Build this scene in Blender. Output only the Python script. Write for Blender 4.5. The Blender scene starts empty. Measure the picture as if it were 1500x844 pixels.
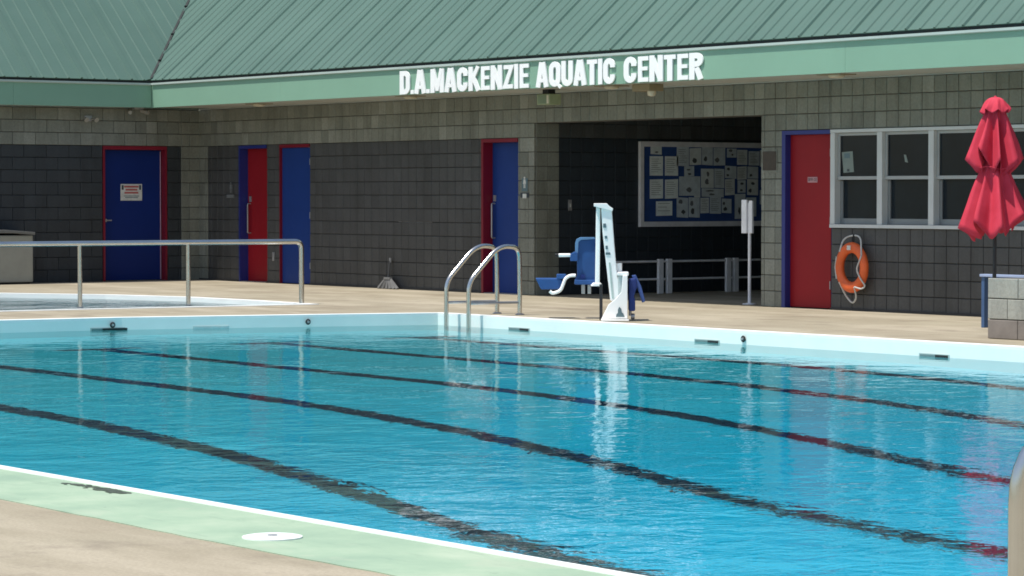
import bpy, bmesh, math, random
from mathutils import Vector, Matrix
import numpy as np

# ------------------------------------------------------------------ camera, world, sun, exposure
# World axes: X runs along the long wall of the pool house, +Y goes into the building, Z is up, deck = 0.
S = bpy.context.scene
COL = S.collection
R = math.radians
cam_d = bpy.data.cameras.new('camera')
cam = bpy.data.objects.new('camera', cam_d)
COL.objects.link(cam)
cam_d.sensor_width = 36.0
cam_d.lens = 36.0 * 4200 / 1500
cam_d.clip_end = 2000
cam.location = (42.094, -24.095, 1.42)
pitch = R(1.8546)
fw = Vector((-math.cos(R(36)) * math.cos(pitch), math.sin(R(36)) * math.cos(pitch), -math.sin(pitch)))
cam.rotation_euler = fw.to_track_quat('-Z', 'Y').to_euler()
S.camera = cam

sun_dir = Vector((-0.16, -0.987, 2.66)).normalized()          # towards the sun
SUN_EL = math.asin(sun_dir.z)
SUN_ROT = math.atan2(sun_dir.x, sun_dir.y)
w = bpy.data.worlds.new('World')
S.world = w
w.use_nodes = True
nt = w.node_tree
nt.nodes.clear()
sky = nt.nodes.new('ShaderNodeTexSky')
sky.sky_type = 'NISHITA'
sky.sun_disc = False
sky.sun_elevation = SUN_EL
sky.sun_rotation = SUN_ROT
sky.air_density = 1.2
sky.dust_density = 1.5
bg = nt.nodes.new('ShaderNodeBackground')
bg.inputs['Strength'].default_value = 0.135
wo = nt.nodes.new('ShaderNodeOutputWorld')
nt.links.new(sky.outputs[0], bg.inputs[0])
nt.links.new(bg.outputs[0], wo.inputs[0])
sl = bpy.data.lights.new('sun', 'SUN')
sl.energy = 5.0
sl.angle = R(0.53)
sl.color = (1.0, 0.955, 0.88)
sl.cycles.is_caustics_light = True
so = bpy.data.objects.new('sun', sl)
COL.objects.link(so)
so.location = (10, -20, 30)
so.rotation_euler = sun_dir.to_track_quat('Z', 'Y').to_euler()
S.view_settings.view_transform = 'Standard'
S.view_settings.look = 'None'
S.view_settings.gamma = 1.0
S.view_settings.exposure = 0.0
S.cycles.max_bounces = 10
S.cycles.transmission_bounces = 6
S.cycles.sample_clamp_indirect = 6.0
S.cycles.filter_width = 1.7
try:
    S.cycles.use_denoising = True
except Exception:
    pass

# ------------------------------------------------------------------ helpers
def lin(c):
    """sRGB 0-255 -> linear"""
    o = []
    for v in c:
        v /= 255.0
        o.append(v / 12.92 if v <= 0.04045 else ((v + 0.055) / 1.055) ** 2.4)
    return tuple(o) + (1.0,)


class N:
    """tiny node helper"""
    def __init__(s, name):
        s.m = bpy.data.materials.new(name)
        s.m.use_nodes = True
        s.t = s.m.node_tree
        s.t.nodes.clear()
        s.out = s.t.nodes.new('ShaderNodeOutputMaterial')

    def n(s, typ, **kw):
        nd = s.t.nodes.new(typ)
        for k, v in kw.items():
            if k.startswith('i_'):
                key = k[2:].replace('_', ' ')
                nd.inputs[key].default_value = v
            else:
                setattr(nd, k, v)
        return nd

    def l(s, a, b):
        s.t.links.new(a, b)

    def pos(s, scale=(1, 1, 1), off=(0, 0, 0), world=True):
        if world:
            g = s.n('ShaderNodeNewGeometry').outputs['Position']
        else:
            g = s.n('ShaderNodeTexCoord').outputs['Object']
        mp = s.n('ShaderNodeMapping')
        mp.inputs['Scale'].default_value = scale
        mp.inputs['Location'].default_value = off
        s.l(g, mp.inputs['Vector'])
        return mp.outputs[0]

    def noise(s, vec, scale, detail=4, rough=0.55):
        nd = s.n('ShaderNodeTexNoise')
        nd.inputs['Scale'].default_value = scale
        nd.inputs['Detail'].default_value = detail
        nd.inputs['Roughness'].default_value = rough
        s.l(vec, nd.inputs['Vector'])
        return nd.outputs['Fac']

    def ramp(s, fac, stops):
        nd = s.n('ShaderNodeValToRGB')
        cr = nd.color_ramp
        while len(cr.elements) < len(stops):
            cr.elements.new(0.5)
        for e, (p, c) in zip(cr.elements, stops):
            e.position = p
            e.color = c
        s.l(fac, nd.inputs[0])
        return nd.outputs[0]

    def mix(s, fac, a, b, mode='MIX'):
        nd = s.n('ShaderNodeMix', data_type='RGBA', blend_type=mode)
        for i, v in ((0, fac), (6, a), (7, b)):
            if isinstance(v, (int, float)):
                nd.inputs[i].default_value = v
            elif isinstance(v, tuple):
                nd.inputs[i].default_value = v
            else:
                s.l(v, nd.inputs[i])
        return nd.outputs[2]

    def math(s, op, a, b=0.0):
        nd = s.n('ShaderNodeMath', operation=op)
        for i, v in ((0, a), (1, b)):
            if isinstance(v, (int, float)):
                nd.inputs[i].default_value = v
            else:
                s.l(v, nd.inputs[i])
        return nd.outputs[0]

    def bsdf(s, col, rough=0.6, metal=0.0, bump=None, bstr=0.3, bdist=0.01, spec=0.5):
        b = s.n('ShaderNodeBsdfPrincipled')
        if isinstance(col, tuple):
            b.inputs['Base Color'].default_value = col
        else:
            s.l(col, b.inputs['Base Color'])
        if isinstance(rough, (int, float)):
            b.inputs['Roughness'].default_value = rough
        else:
            s.l(rough, b.inputs['Roughness'])
        b.inputs['Metallic'].default_value = metal
        b.inputs['Specular IOR Level'].default_value = spec
        if bump is not None:
            bp = s.n('ShaderNodeBump')
            bp.inputs['Strength'].default_value = bstr
            bp.inputs['Distance'].default_value = bdist
            s.l(bump, bp.inputs['Height'])
            s.l(bp.outputs[0], b.inputs['Normal'])
        s.l(b.outputs[0], s.out.inputs[0])
        return s.m


def simple(name, c, rough=0.5, metal=0.0, var=0.12, scale=6.0, spec=0.5, bstr=0.0):
    """plain paint / plastic / metal with slight procedural wear"""
    k = N(name)
    p = k.pos(world=False)
    f = k.noise(p, scale, 5, 0.6)
    dark = tuple(v * (1 - var) for v in c[:3]) + (1,)
    light = tuple(min(1, v * (1 + var)) for v in c[:3]) + (1,)
    col = k.ramp(f, [(0.3, dark), (0.7, light)])
    if bstr:
        return k.bsdf(col, rough, metal, k.noise(p, scale * 8, 3), bstr, 0.005, spec)
    return k.bsdf(col, rough, metal, spec=spec)


class MB:
    def __init__(s):
        s.v = []
        s.f = []

    def box(s, x0, x1, y0, y1, z0, z1):
        b = len(s.v)
        s.v += [(x0, y0, z0), (x1, y0, z0), (x1, y1, z0), (x0, y1, z0), (x0, y0, z1), (x1, y0, z1), (x1, y1, z1), (x0, y1, z1)]
        s.f += [[b + i for i in q] for q in ((0, 3, 2, 1), (4, 5, 6, 7), (0, 1, 5, 4), (1, 2, 6, 5), (2, 3, 7, 6), (3, 0, 4, 7))]
        return s

    def poly(s, pts):
        b = len(s.v)
        s.v += [tuple(p) for p in pts]
        s.f.append(list(range(b, b + len(pts))))
        return s

    def prism(s, pts, axis, a0, a1):
        """pts: 2-D outline (in the two axes other than axis, in order), extruded from a0 to a1"""
        def mk(p, a):
            return (a, p[0], p[1]) if axis == 'x' else (p[0], a, p[1]) if axis == 'y' else (p[0], p[1], a)
        b = len(s.v)
        n = len(pts)
        s.v += [mk(p, a0) for p in pts] + [mk(p, a1) for p in pts]
        s.f.append([b + i for i in range(n)])
        s.f.append([b + n + i for i in reversed(range(n))])
        for i in range(n):
            j = (i + 1) % n
            s.f.append([b + i, b + n + i, b + n + j, b + j])
        return s

    def tube(s, pts, r, seg=14, closed=False, cap=True):
        pts = [Vector(p) for p in pts]
        n = len(pts)
        rr = r if isinstance(r, (list, tuple)) else [r] * n
        b0 = len(s.v)
        ref = None
        for i, p in enumerate(pts):
            if closed:
                t = (pts[(i + 1) % n] - pts[i - 1]).normalized()
            else:
                t = (pts[min(i + 1, n - 1)] - pts[max(i - 1, 0)]).normalized()
            if ref is None:
                ref = Vector((0, 0, 1)) if abs(t.z) < 0.9 else Vector((1, 0, 0))
            u = t.cross(ref).normalized()
            ref = u.cross(t).normalized()
            for k in range(seg):
                a = 2 * math.pi * k / seg
                s.v.append(tuple(p + (u * math.cos(a) + ref * math.sin(a)) * rr[i]))
        m = n if closed else n - 1
        for i in range(m):
            for k in range(seg):
                a = b0 + i * seg + k
                c = b0 + i * seg + (k + 1) % seg
                d = b0 + ((i + 1) % n) * seg + (k + 1) % seg
                e = b0 + ((i + 1) % n) * seg + k
                s.f.append([a, c, d, e])
        if cap and not closed:
            s.f.append([b0 + k for k in reversed(range(seg))])
            s.f.append([b0 + (n - 1) * seg + k for k in range(seg)])
        return s

    def lathe(s, prof, c=(0, 0, 0), seg=20):
        """prof: list of (r, z)"""
        b = len(s.v)
        for r_, z in prof:
            for k in range(seg):
                a = 2 * math.pi * k / seg
                s.v.append((c[0] + r_ * math.cos(a), c[1] + r_ * math.sin(a), c[2] + z))
        for i in range(len(prof) - 1):
            for k in range(seg):
                s.f.append([b + i * seg + k, b + i * seg + (k + 1) % seg, b + (i + 1) * seg + (k + 1) % seg, b + (i + 1) * seg + k])
        s.f.append([b + k for k in reversed(range(seg))])
        s.f.append([b + (len(prof) - 1) * seg + k for k in range(seg)])
        return s

    def build(s, name, mat, parent=None, smooth=False, bevel=0.0, off=None, fix=True):
        me = bpy.data.meshes.new(name)
        o_ = Vector(off) if off is not None else (Vector(parent['_o']) if parent is not None and '_o' in parent else Vector((0, 0, 0)))
        me.from_pydata([tuple(Vector(v) - o_) for v in s.v], [], s.f)
        if fix or bevel:
            bm = bmesh.new()
            bm.from_mesh(me)
            if bevel:
                bmesh.ops.bevel(bm, geom=bm.edges[:], offset=bevel, segments=2, profile=0.6, affect='EDGES', clamp_overlap=True)
            bmesh.ops.recalc_face_normals(bm, faces=bm.faces[:])
            bm.to_mesh(me)
            bm.free()
        if smooth:
            me.polygons.foreach_set('use_smooth', [True] * len(me.polygons))
            try:
                me.set_sharp_from_angle(angle=R(40))
            except Exception:
                pass
        me.materials.append(mat)
        o = bpy.data.objects.new(name, me)
        COL.objects.link(o)
        if parent is not None:
            o.parent = parent
            if '_o' in parent:
                o['_o'] = parent['_o']
        return o


def tag(o, label=None, cat=None, group=None, kind=None):
    if label:
        o['label'] = label
    if cat:
        o['category'] = cat
    if group:
        o['group'] = group
    if kind:
        o['kind'] = kind
    return o


def thing(name, loc, label, cat, group=None, rz=0.0):
    o = bpy.data.objects.new(name, None)
    o.empty_display_size = 0.2
    COL.objects.link(o)
    o.location = loc
    o.rotation_euler.z = rz
    o['_o'] = tuple(loc) if rz == 0 else (0.0, 0.0, 0.0)
    return tag(o, label, cat, group)


def structure(mb, name, mat, smooth=False, bevel=0.0):
    o = mb.build(name, mat, None, smooth, bevel)
    o['kind'] = 'structure'
    return o


def bend(pts, rad, n=6):
    """round the inner corners of a polyline"""
    pts = [Vector(p) for p in pts]
    out = [pts[0]]
    for i in range(1, len(pts) - 1):
        a, b, c = pts[i - 1], pts[i], pts[i + 1]
        r_ = min(rad, (a - b).length * 0.48, (c - b).length * 0.48)
        p0 = b + (a - b).normalized() * r_
        p1 = b + (c - b).normalized() * r_
        for k in range(n + 1):
            t = k / n
            out.append(p0 * (1 - t) ** 2 + b * 2 * t * (1 - t) + p1 * t * t)
    out.append(pts[-1])
    return out


# ------------------------------------------------------------------ materials
def mat_deck():
    k = N('brushed tan concrete')
    p = k.pos()
    a = k.noise(p, 0.55, 6, 0.6)
    mp = k.n('ShaderNodeMapping')
    mp.inputs['Rotation'].default_value = (0, 0, -R(54))
    mp.inputs['Scale'].default_value = (0.45, 1.5, 1)
    k.l(k.n('ShaderNodeNewGeometry').outputs['Position'], mp.inputs['Vector'])
    b = k.noise(mp.outputs[0], 0.9, 5, 0.6)
    c = k.noise(p, 60, 3, 0.7)
    col = k.ramp(a, [(0.28, (0.235, 0.195, 0.135, 1)), (0.5, (0.31, 0.268, 0.190, 1)), (0.72, (0.37, 0.328, 0.24, 1))])
    col = k.mix(k.math('MULTIPLY', k.ramp(b, [(0.47, (0, 0, 0, 1)), (0.62, (1, 1, 1, 1))]), 0.7), col, (0.44, 0.385, 0.29, 1))
    sp = k.ramp(c, [(0.35, (0.86, 0.86, 0.86, 1)), (0.65, (1.06, 1.06, 1.06, 1))])
    col = k.mix(1.0, col, sp, 'MULTIPLY')
    st = k.noise(k.pos((1, 1, 1), (31, 7, 0)), 1.7, 6, 0.7)
    col = k.mix(k.math('MULTIPLY', k.ramp(st, [(0.54, (0, 0, 0, 1)), (0.68, (1, 1, 1, 1))]), 0.42), col, (0.15, 0.12, 0.09, 1))
    return k.bsdf(col, 0.85, 0, c, 0.25, 0.004)


def mat_green():
    k = N('pale green deck paint')
    p = k.pos()
    a = k.noise(p, 1.6, 6, 0.62)
    col = k.ramp(a, [(0.3, (0.245, 0.355, 0.255, 1)), (0.5, (0.31, 0.425, 0.30, 1)), (0.7, (0.40, 0.49, 0.36, 1))])
    s1 = k.noise(k.pos((0.8, 4.0, 1)), 2.1, 7, 0.75)
    col = k.mix(k.math('MULTIPLY', k.ramp(s1, [(0.55, (0, 0, 0, 1)), (0.66, (1, 1, 1, 1))]), 0.4), col, (0.19, 0.27, 0.20, 1))
    s2 = k.noise(p, 9, 6, 0.8)
    col = k.mix(k.math('MULTIPLY', k.ramp(s2, [(0.63, (0, 0, 0, 1)), (0.69, (1, 1, 1, 1))]), 0.6), col, (0.15, 0.2, 0.15, 1))
    wr = k.noise(k.pos((1, 1, 1), (3, 9, 0)), 0.9, 8, 0.72)
    col = k.mix(k.math('MULTIPLY', k.ramp(wr, [(0.56, (0, 0, 0, 1)), (0.6, (1, 1, 1, 1))]), 0.35), col, (0.40, 0.45, 0.34, 1))
    return k.bsdf(col, 0.7, 0, k.noise(p, 70, 3), 0.2, 0.003)


def mat_coping():
    k = N('white coping paint')
    p = k.pos()
    col = k.ramp(k.noise(p, 3.0, 6, 0.65), [(0.3, (0.74, 0.78, 0.76, 1)), (0.6, (0.84, 0.86, 0.84, 1))])
    return k.bsdf(col, 0.55, 0, k.noise(p, 50, 3), 0.15, 0.003)


def mat_poolwall():
    k = N('pale aqua pool plaster')
    p = k.pos()
    col = k.ramp(k.noise(p, 1.4, 5, 0.6), [(0.3, (0.70, 0.79, 0.755, 1)), (0.65, (0.78, 0.85, 0.81, 1))])
    return k.bsdf(col, 0.6)


def mat_block(name, dark, mid, light, off, rough=0.8):
    k = N(name)
    cell = 1 / 0.2032
    g = k.n('ShaderNodeNewGeometry').outputs['Position']
    mp = k.n('ShaderNodeMapping')
    mp.inputs['Location'].default_value = off
    mp.inputs['Scale'].default_value = (cell, cell, cell)
    k.l(g, mp.inputs['Vector'])
    fl = k.n('ShaderNodeVectorMath', operation='FLOOR')
    k.l(mp.outputs[0], fl.inputs[0])
    wn = k.n('ShaderNodeTexWhiteNoise', noise_dimensions='3D')
    k.l(fl.outputs[0], wn.inputs['Vector'])
    col = k.ramp(wn.outputs['Value'], [(0.0, dark), (0.45, mid), (0.85, mid), (1.0, light)])
    p = k.pos()
    f = k.noise(p, 34, 6, 0.75)
    col = k.mix(1.0, col, k.ramp(f, [(0.3, (0.80, 0.80, 0.80, 1)), (0.7, (1.16, 1.16, 1.16, 1))]), 'MULTIPLY')
    big = k.noise(p, 0.8, 4, 0.6)
    col = k.mix(1.0, col, k.ramp(big, [(0.3, (0.86, 0.85, 0.82, 1)), (0.7, (1.08, 1.08, 1.08, 1))]), 'MULTIPLY')
    drip = k.noise(k.pos((2.6, 2.6, 0.35), (5, 3, 1)), 1.6, 6, 0.7)
    col = k.mix(1.0, col, k.ramp(drip, [(0.33, (0.78, 0.77, 0.75, 1)), (0.5, (1, 1, 1, 1)), (0.75, (1.14, 1.13, 1.1, 1))]), 'MULTIPLY')
    return k.bsdf(col, rough, 0, f, 0.5, 0.006)


BARE_D, BARE_M, BARE_L = (0.172, 0.180, 0.154, 1), (0.210, 0.217, 0.186, 1), (0.268, 0.275, 0.240, 1)
m_bare = mat_block('bare split face block', BARE_D, BARE_M, BARE_L, (0, 0.5, 0))
m_bare_side = mat_block('bare split face block side', BARE_D, BARE_M, BARE_L, (0.5, 0, 0))
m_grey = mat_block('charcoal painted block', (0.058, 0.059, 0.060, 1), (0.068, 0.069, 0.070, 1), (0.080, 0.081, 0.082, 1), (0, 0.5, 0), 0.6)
m_grey_side = mat_block('charcoal painted block shaded side', (0.026, 0.032, 0.038, 1), (0.031, 0.037, 0.043, 1), (0.037, 0.043, 0.050, 1), (0.5, 0, 0), 0.6)  # darker copy for the left wall, its deeper shade put into the colour
m_lowblock = mat_block('pale low wall block', (0.27, 0.27, 0.24, 1), (0.32, 0.32, 0.285, 1), (0.37, 0.37, 0.33, 1), (0, 0.5, 0))
m_lowbase = simple('stained footing block', (0.20, 0.175, 0.155, 1), 0.85, 0, 0.2, 5)
m_mortar = simple('mortar', (0.09, 0.088, 0.08, 1), 0.95)
m_mortar_d = simple('painted mortar', (0.034, 0.035, 0.037, 1), 0.8)
m_deck = mat_deck()
m_green = mat_green()
m_coping = mat_coping()
m_pool = mat_poolwall()
m_lane = simple('blue black lane tile', (0.008, 0.026, 0.050, 1), 0.4, 0, 0.3, 3)  # black tile with the water's blue scatter put into its colour
m_blue = simple('blue door paint', lin((28, 58, 124)), 0.5, 0, 0.08, 1.5, spec=0.25)
m_blue2 = simple('shaded blue door paint', lin((10, 38, 104)), 0.5, 0, 0.08, 1.5, spec=0.25)  # door blue darkened, the left wall's shade is in the colour
m_red = simple('red door paint', lin((142, 24, 33)), 0.5, 0, 0.08, 1.5, spec=0.25)
m_redf = simple('red frame paint', lin((122, 18, 40)), 0.4, 0, 0.08, 2)
m_bluef = simple('blue frame paint', lin((36, 48, 122)), 0.4, 0, 0.08, 2)
m_steel = simple('polished stainless tube', (0.62, 0.61, 0.58, 1), 0.22, 1.0, 0.08, 4)
m_steel_d = simple('dull galvanised steel', (0.42, 0.42, 0.43, 1), 0.45, 0.6, 0.15, 6)
m_alu = simple('white aluminium frame', (0.55, 0.57, 0.57, 1), 0.4, 0.0, 0.06, 4)
m_alu_m = simple('pale grey sash', (0.36, 0.375, 0.375, 1), 0.4, 0.0, 0.06, 4)
m_alu_d = simple('grey aluminium sash', (0.24, 0.255, 0.26, 1), 0.4, 0.2, 0.06, 4)
m_glass = simple('dark office glass', (0.012, 0.018, 0.024, 1), 0.12, 0.0, 0.2, 2, spec=0.25)
m_white = simple('white powder coat', (0.93, 0.93, 0.91, 1), 0.35, 0, 0.02, 4)
m_letter = simple('white letter acrylic', (0.90, 0.92, 0.92, 1), 0.4, 0, 0.02, 4)
m_black = simple('black rubber', (0.012, 0.012, 0.014, 1), 0.6)
m_seat = simple('blue moulded plastic', lin((30, 76, 135)), 0.55, 0, 0.12, 5)
m_seat_d = simple('navy fabric strap', lin((28, 52, 120)), 0.7, 0, 0.2, 8)
m_decal = simple('grey decal print', (0.10, 0.16, 0.18, 1), 0.5)
m_fascia = simple('sea green fascia paint', (0.215, 0.385, 0.285, 1), 0.5, 0, 0.05, 0.8)
m_soffit = simple('beige soffit board', (0.42, 0.43, 0.39, 1), 0.7, 0, 0.12, 1.2)
m_gutter = simple('pale green gutter', (0.44, 0.53, 0.50, 1), 0.4, 0, 0.06, 2)
m_dark = simple('shadow gap and fitting black', (0.015, 0.02, 0.02, 1), 0.8)  # shared by the painted shadow gap, slot mouths and dark fittings


def mat_roof():
    k = N('green ribbed steel roofing')
    p = k.pos(world=False)
    a = k.noise(k.pos(), 0.7, 5, 0.6)
    col = k.ramp(a, [(0.3, (0.066, 0.132, 0.108, 1)), (0.7, (0.084, 0.158, 0.130, 1))])
    s = k.noise(k.pos((6, 6, 0.5)), 1.0, 4, 0.6)
    col = k.mix(k.math('MULTIPLY', s, 0.25), col, (0.12, 0.155, 0.145, 1))
    return k.bsdf(col, 0.6, 0, spec=0.25)


m_roof = mat_roof()


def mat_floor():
    k = N('blue pool floor with depth tint')
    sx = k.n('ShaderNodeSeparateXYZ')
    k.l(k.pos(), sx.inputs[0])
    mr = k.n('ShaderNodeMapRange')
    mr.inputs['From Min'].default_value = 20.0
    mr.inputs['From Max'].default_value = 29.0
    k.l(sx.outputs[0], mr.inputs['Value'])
    col = k.ramp(mr.outputs[0], [(0.0, (0.09, 0.60, 0.68, 1)), (0.5, (0.03, 0.61, 0.76, 1)), (1.0, (0.005, 0.62, 0.90, 1))])  # water absorption painted into the floor: bluer towards the deep end
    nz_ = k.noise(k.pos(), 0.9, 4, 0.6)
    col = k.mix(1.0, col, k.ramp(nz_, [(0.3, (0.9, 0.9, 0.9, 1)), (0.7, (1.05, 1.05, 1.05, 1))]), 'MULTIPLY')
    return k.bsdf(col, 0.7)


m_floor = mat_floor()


def mat_water(name='rippled pool water', amp=1.0, calm=True, tint=None):
    k = N(name)
    g = k.n('ShaderNodeNewGeometry').outputs['Position']
    def nz(scale, sx, sy, rot, detail, rough, dist=0.0):
        mp = k.n('ShaderNodeMapping')
        mp.inputs['Scale'].default_value = (sx, sy, 1)
        mp.inputs['Rotation'].default_value = (0, 0, rot)
        k.l(g, mp.inputs['Vector'])
        nd = k.n('ShaderNodeTexNoise')
        nd.inputs['Scale'].default_value = scale
        nd.inputs['Detail'].default_value = detail
        nd.inputs['Roughness'].default_value = rough
        nd.inputs['Distortion'].default_value = dist
        k.l(mp.outputs[0], nd.inputs['Vector'])
        return nd.outputs['Fac']
    h1 = nz(1.1, 1, 1.0, 0.4, 2, 0.5, 0.4)          # half-metre swell
    h2 = nz(4.2, 1, 0.8, 1.1, 3, 0.55, 0.6)         # ripples
    h3 = nz(13, 1, 1, 0.2, 2, 0.5)                  # fine shimmer
    gust = k.ramp(nz(0.16, 1, 1.6, 0.5, 3, 0.6, 0.8), [(0.36, (0.35, 0.35, 0.35, 1)), (0.64, (1.5, 1.5, 1.5, 1))])   # calm and ruffled patches
    small = k.math('ADD', k.math('MULTIPLY', h2, W_A[1]), k.math('MULTIPLY', h3, W_A[2]))
    if calm:          # sheltered strip under the far wall stays smoother than the open pool
        sx = k.n('ShaderNodeSeparateXYZ')
        k.l(g, sx.inputs[0])
        mr = k.n('ShaderNodeMapRange')
        mr.inputs['From Min'].default_value = -4.6
        mr.inputs['From Max'].default_value = -10.0
        mr.inputs['To Min'].default_value = 0.35
        mr.inputs['To Max'].default_value = 1.0
        k.l(sx.outputs[1], mr.inputs['Value'])
        gust = k.math('MULTIPLY', gust, mr.outputs[0])
    hh = k.math('ADD', k.math('MULTIPLY', h1, W_A[0] * amp), k.math('MULTIPLY', small, k.math('MULTIPLY', gust, amp)))
    bp = k.n('ShaderNodeBump')
    bp.inputs['Strength'].default_value = 1.0
    bp.inputs['Distance'].default_value = 1.0
    k.l(hh, bp.inputs['Height'])
    rf = k.n('ShaderNodeBsdfRefraction')
    rf.inputs['IOR'].default_value = 1.333
    rf.inputs['Roughness'].default_value = 0.0
    rf.inputs['Color'].default_value = tint or W_COL
    gl = k.n('ShaderNodeBsdfGlossy')
    gl.inputs['Roughness'].default_value = 0.02
    fr = k.n('ShaderNodeFresnel')
    fr.inputs['IOR'].default_value = 1.333
    mx = k.n('ShaderNodeMixShader')
    for nd in (rf, gl, fr):
        k.l(bp.outputs[0], nd.inputs['Normal'])
    k.l(fr.outputs[0], mx.inputs[0])
    k.l(rf.outputs[0], mx.inputs[1])
    k.l(gl.outputs[0], mx.inputs[2])
    k.l(mx.outputs[0], k.out.inputs[0])
    return k.m


W_A = (0.010, 0.0052, 0.0013)
W_COL = (0.72, 0.98, 1.0, 1)          # the green-blue that a metre or two of pool water lets through
m_water = mat_water()
#@@SETTING

# ------------------------------------------------------------------ pools
WL = -0.135                     # water level
YN, YF = -17.46, -4.62          # inner faces of near and far pool walls
XR = 37.5
left_in = [(12.55, YN), (12.55, -9.8), (12.68, -8.3), (13.42, -5.7), (13.78, YF)]
left_out = [(12.35, YN), (12.35, -9.8), (12.48, -8.3), (13.22, -5.7), (13.66, -4.45)]


def depth(x):
    pr = [(12, -1.15), (21.5, -1.25), (23.0, -1.45), (24.9, -2.0), (26.6, -2.85), (28.0, -3.6), (29.4, -3.8), (34, -3.9), (38, -3.2)]
    for (a, za), (b, zb) in zip(pr, pr[1:]):
        if a <= x <= b:
            return za + (zb - za) * (x - a) / (b - a) + WL
    return pr[-1][1]


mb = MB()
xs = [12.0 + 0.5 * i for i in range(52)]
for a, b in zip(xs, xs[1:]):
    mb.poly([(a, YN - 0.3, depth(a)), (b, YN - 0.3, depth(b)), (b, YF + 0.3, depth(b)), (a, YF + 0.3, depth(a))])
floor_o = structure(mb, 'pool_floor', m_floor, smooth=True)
mb = MB()
loop = left_in + [(XR, YF), (XR, YN)]
for (x0, y0), (x1, y1) in zip(loop, loop[1:] + loop[:1]):
    mb.poly([(x0, y0, -4.6), (x1, y1, -4.6), (x1, y1, -0.02), (x0, y0, -0.02)])
wall_o = structure(mb, 'pool_wall', m_pool)
recv = [floor_o, wall_o]
for y in (-14.18, -12.0, -9.85, -7.72, -5.75):
    mb = MB()
    xs = [15.2] + [15.5 + 0.5 * i for i in range(40)]
    for a, b in zip(xs, xs[1:]):
        mb.poly([(a, y - 0.13, depth(a) + 0.004), (b, y - 0.13, depth(b) + 0.004), (b, y + 0.13, depth(b) + 0.004), (a, y + 0.13, depth(a) + 0.004)])
    mb.poly([(14.94, y - 0.5, depth(15) + 0.004), (15.2, y - 0.5, depth(15) + 0.004), (15.2, y + 0.5, depth(15) + 0.004), (14.94, y + 0.5, depth(15) + 0.004)])
    recv.append(structure(mb, 'lane_line', m_lane))
mb = MB()
mb.poly([(x, y, WL) for x, y in [(left_in[0][0] + 0.0, YN), (XR, YN), (XR, YF)] + left_in[::-1][:-1]])
water = mb.build('water', m_water)
water['kind'] = 'structure'
water.cycles.is_caustics_caster = True
water.data.polygons.foreach_set('use_smooth', [True])

# coping strips (4 mm proud of the deck)
mb = MB()
mb.prism([left_in[-1], (XR, YF), (XR, -4.45), left_out[-1]], 'z', -0.02, 0.008)
structure(mb, 'pool_coping', m_coping, bevel=0.0)
mb = MB()
for i in range(4):
    mb.prism([left_in[i], left_in[i + 1], left_out[i + 1], left_out[i]], 'z', -0.02, 0.008)
structure(mb, 'pool_coping', m_coping)
mb = MB()
mb.prism([(12.35, -17.535), (XR, -17.535), (XR, YN), (12.35, YN)], 'z', -0.02, 0.008)
structure(mb, 'pool_coping', m_coping)
mb = MB()
rb_ = random.Random(12)
edge = [(12.0 + 0.17 * i, -18.2 + rb_.uniform(-0.006, 0.006) + 0.012 * math.sin(i * 0.31) + (0.012 if rb_.random() < 0.08 else 0)) for i in range(152)]
mb.prism(edge + [(edge[-1][0], -17.535), (12.0, -17.535)], 'z', -0.02, 0.004)
structure(mb, 'painted_deck_band', m_green)

# kids pool
kf = [(10.35, -4.4), (8.8, -4.32), (7.3, -4.4), (5.8, -4.85), (4.3, -5.8), (3.4, -7.0), (3.1, -8.6)]
kid = [(10.0, -14.0), (10.05, -8.9), (10.1, -7.4), (10.28, -5.9)] + kf + [(3.1, -14.0)]
mb = MB()
for (x0, y0), (x1, y1) in zip(kid, kid[1:] + kid[:1]):
    mb.poly([(x0, y0, -0.34), (x1, y1, -0.34), (x1, y1, -0.02), (x0, y0, -0.02)])
m_kid = simple('pale wading pool plaster', (0.80, 0.86, 0.84, 1), 0.6, 0, 0.05, 1)
m_kidf = simple('teal wading pool floor', (0.38, 0.72, 0.70, 1), 0.6, 0, 0.2, 1)
recv.append(structure(mb, 'wading_pool_wall', m_kid))
mb = MB()
mb.poly([(x, y, -0.34) for x, y in kid])
recv.append(structure(mb, 'wading_pool_floor', m_kidf))
mb = MB()
mb.poly([(x, y, -0.055) for x, y in kid])
kw = mb.build('wading_pool_water', mat_water('choppy wading pool water', 3.0, False, (0.75, 0.93, 0.93, 1)))
kw['kind'] = 'structure'
kw.cycles.is_caustics_caster = True
def offset(poly, d):
    out = []
    n = len(poly)
    for i in range(n):
        a, b, c = Vector(poly[i - 1]), Vector(poly[i]), Vector(poly[(i + 1) % n])
        n1 = Vector(((b - a).y, -(b - a).x)).normalized()
        n2 = Vector(((c - b).y, -(c - b).x)).normalized()
        m = (n1 + n2).normalized()
        out.append(tuple(b + m * (d / max(0.4, m.dot(n1)))))
    return out
area = sum(kid[i - 1][0] * kid[i][1] - kid[i][0] * kid[i - 1][1] for i in range(len(kid))) / 2
kido = offset(kid, 0.16 if area > 0 else -0.16)
mb = MB()
for i in range(len(kid)):
    mb.prism([kid[i - 1], kid[i], kido[i], kido[i - 1]], 'z', -0.02, 0.008)
structure(mb, 'wading_pool_coping', m_coping)
for o in recv:
    o.cycles.is_caustics_receiver = True

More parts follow.
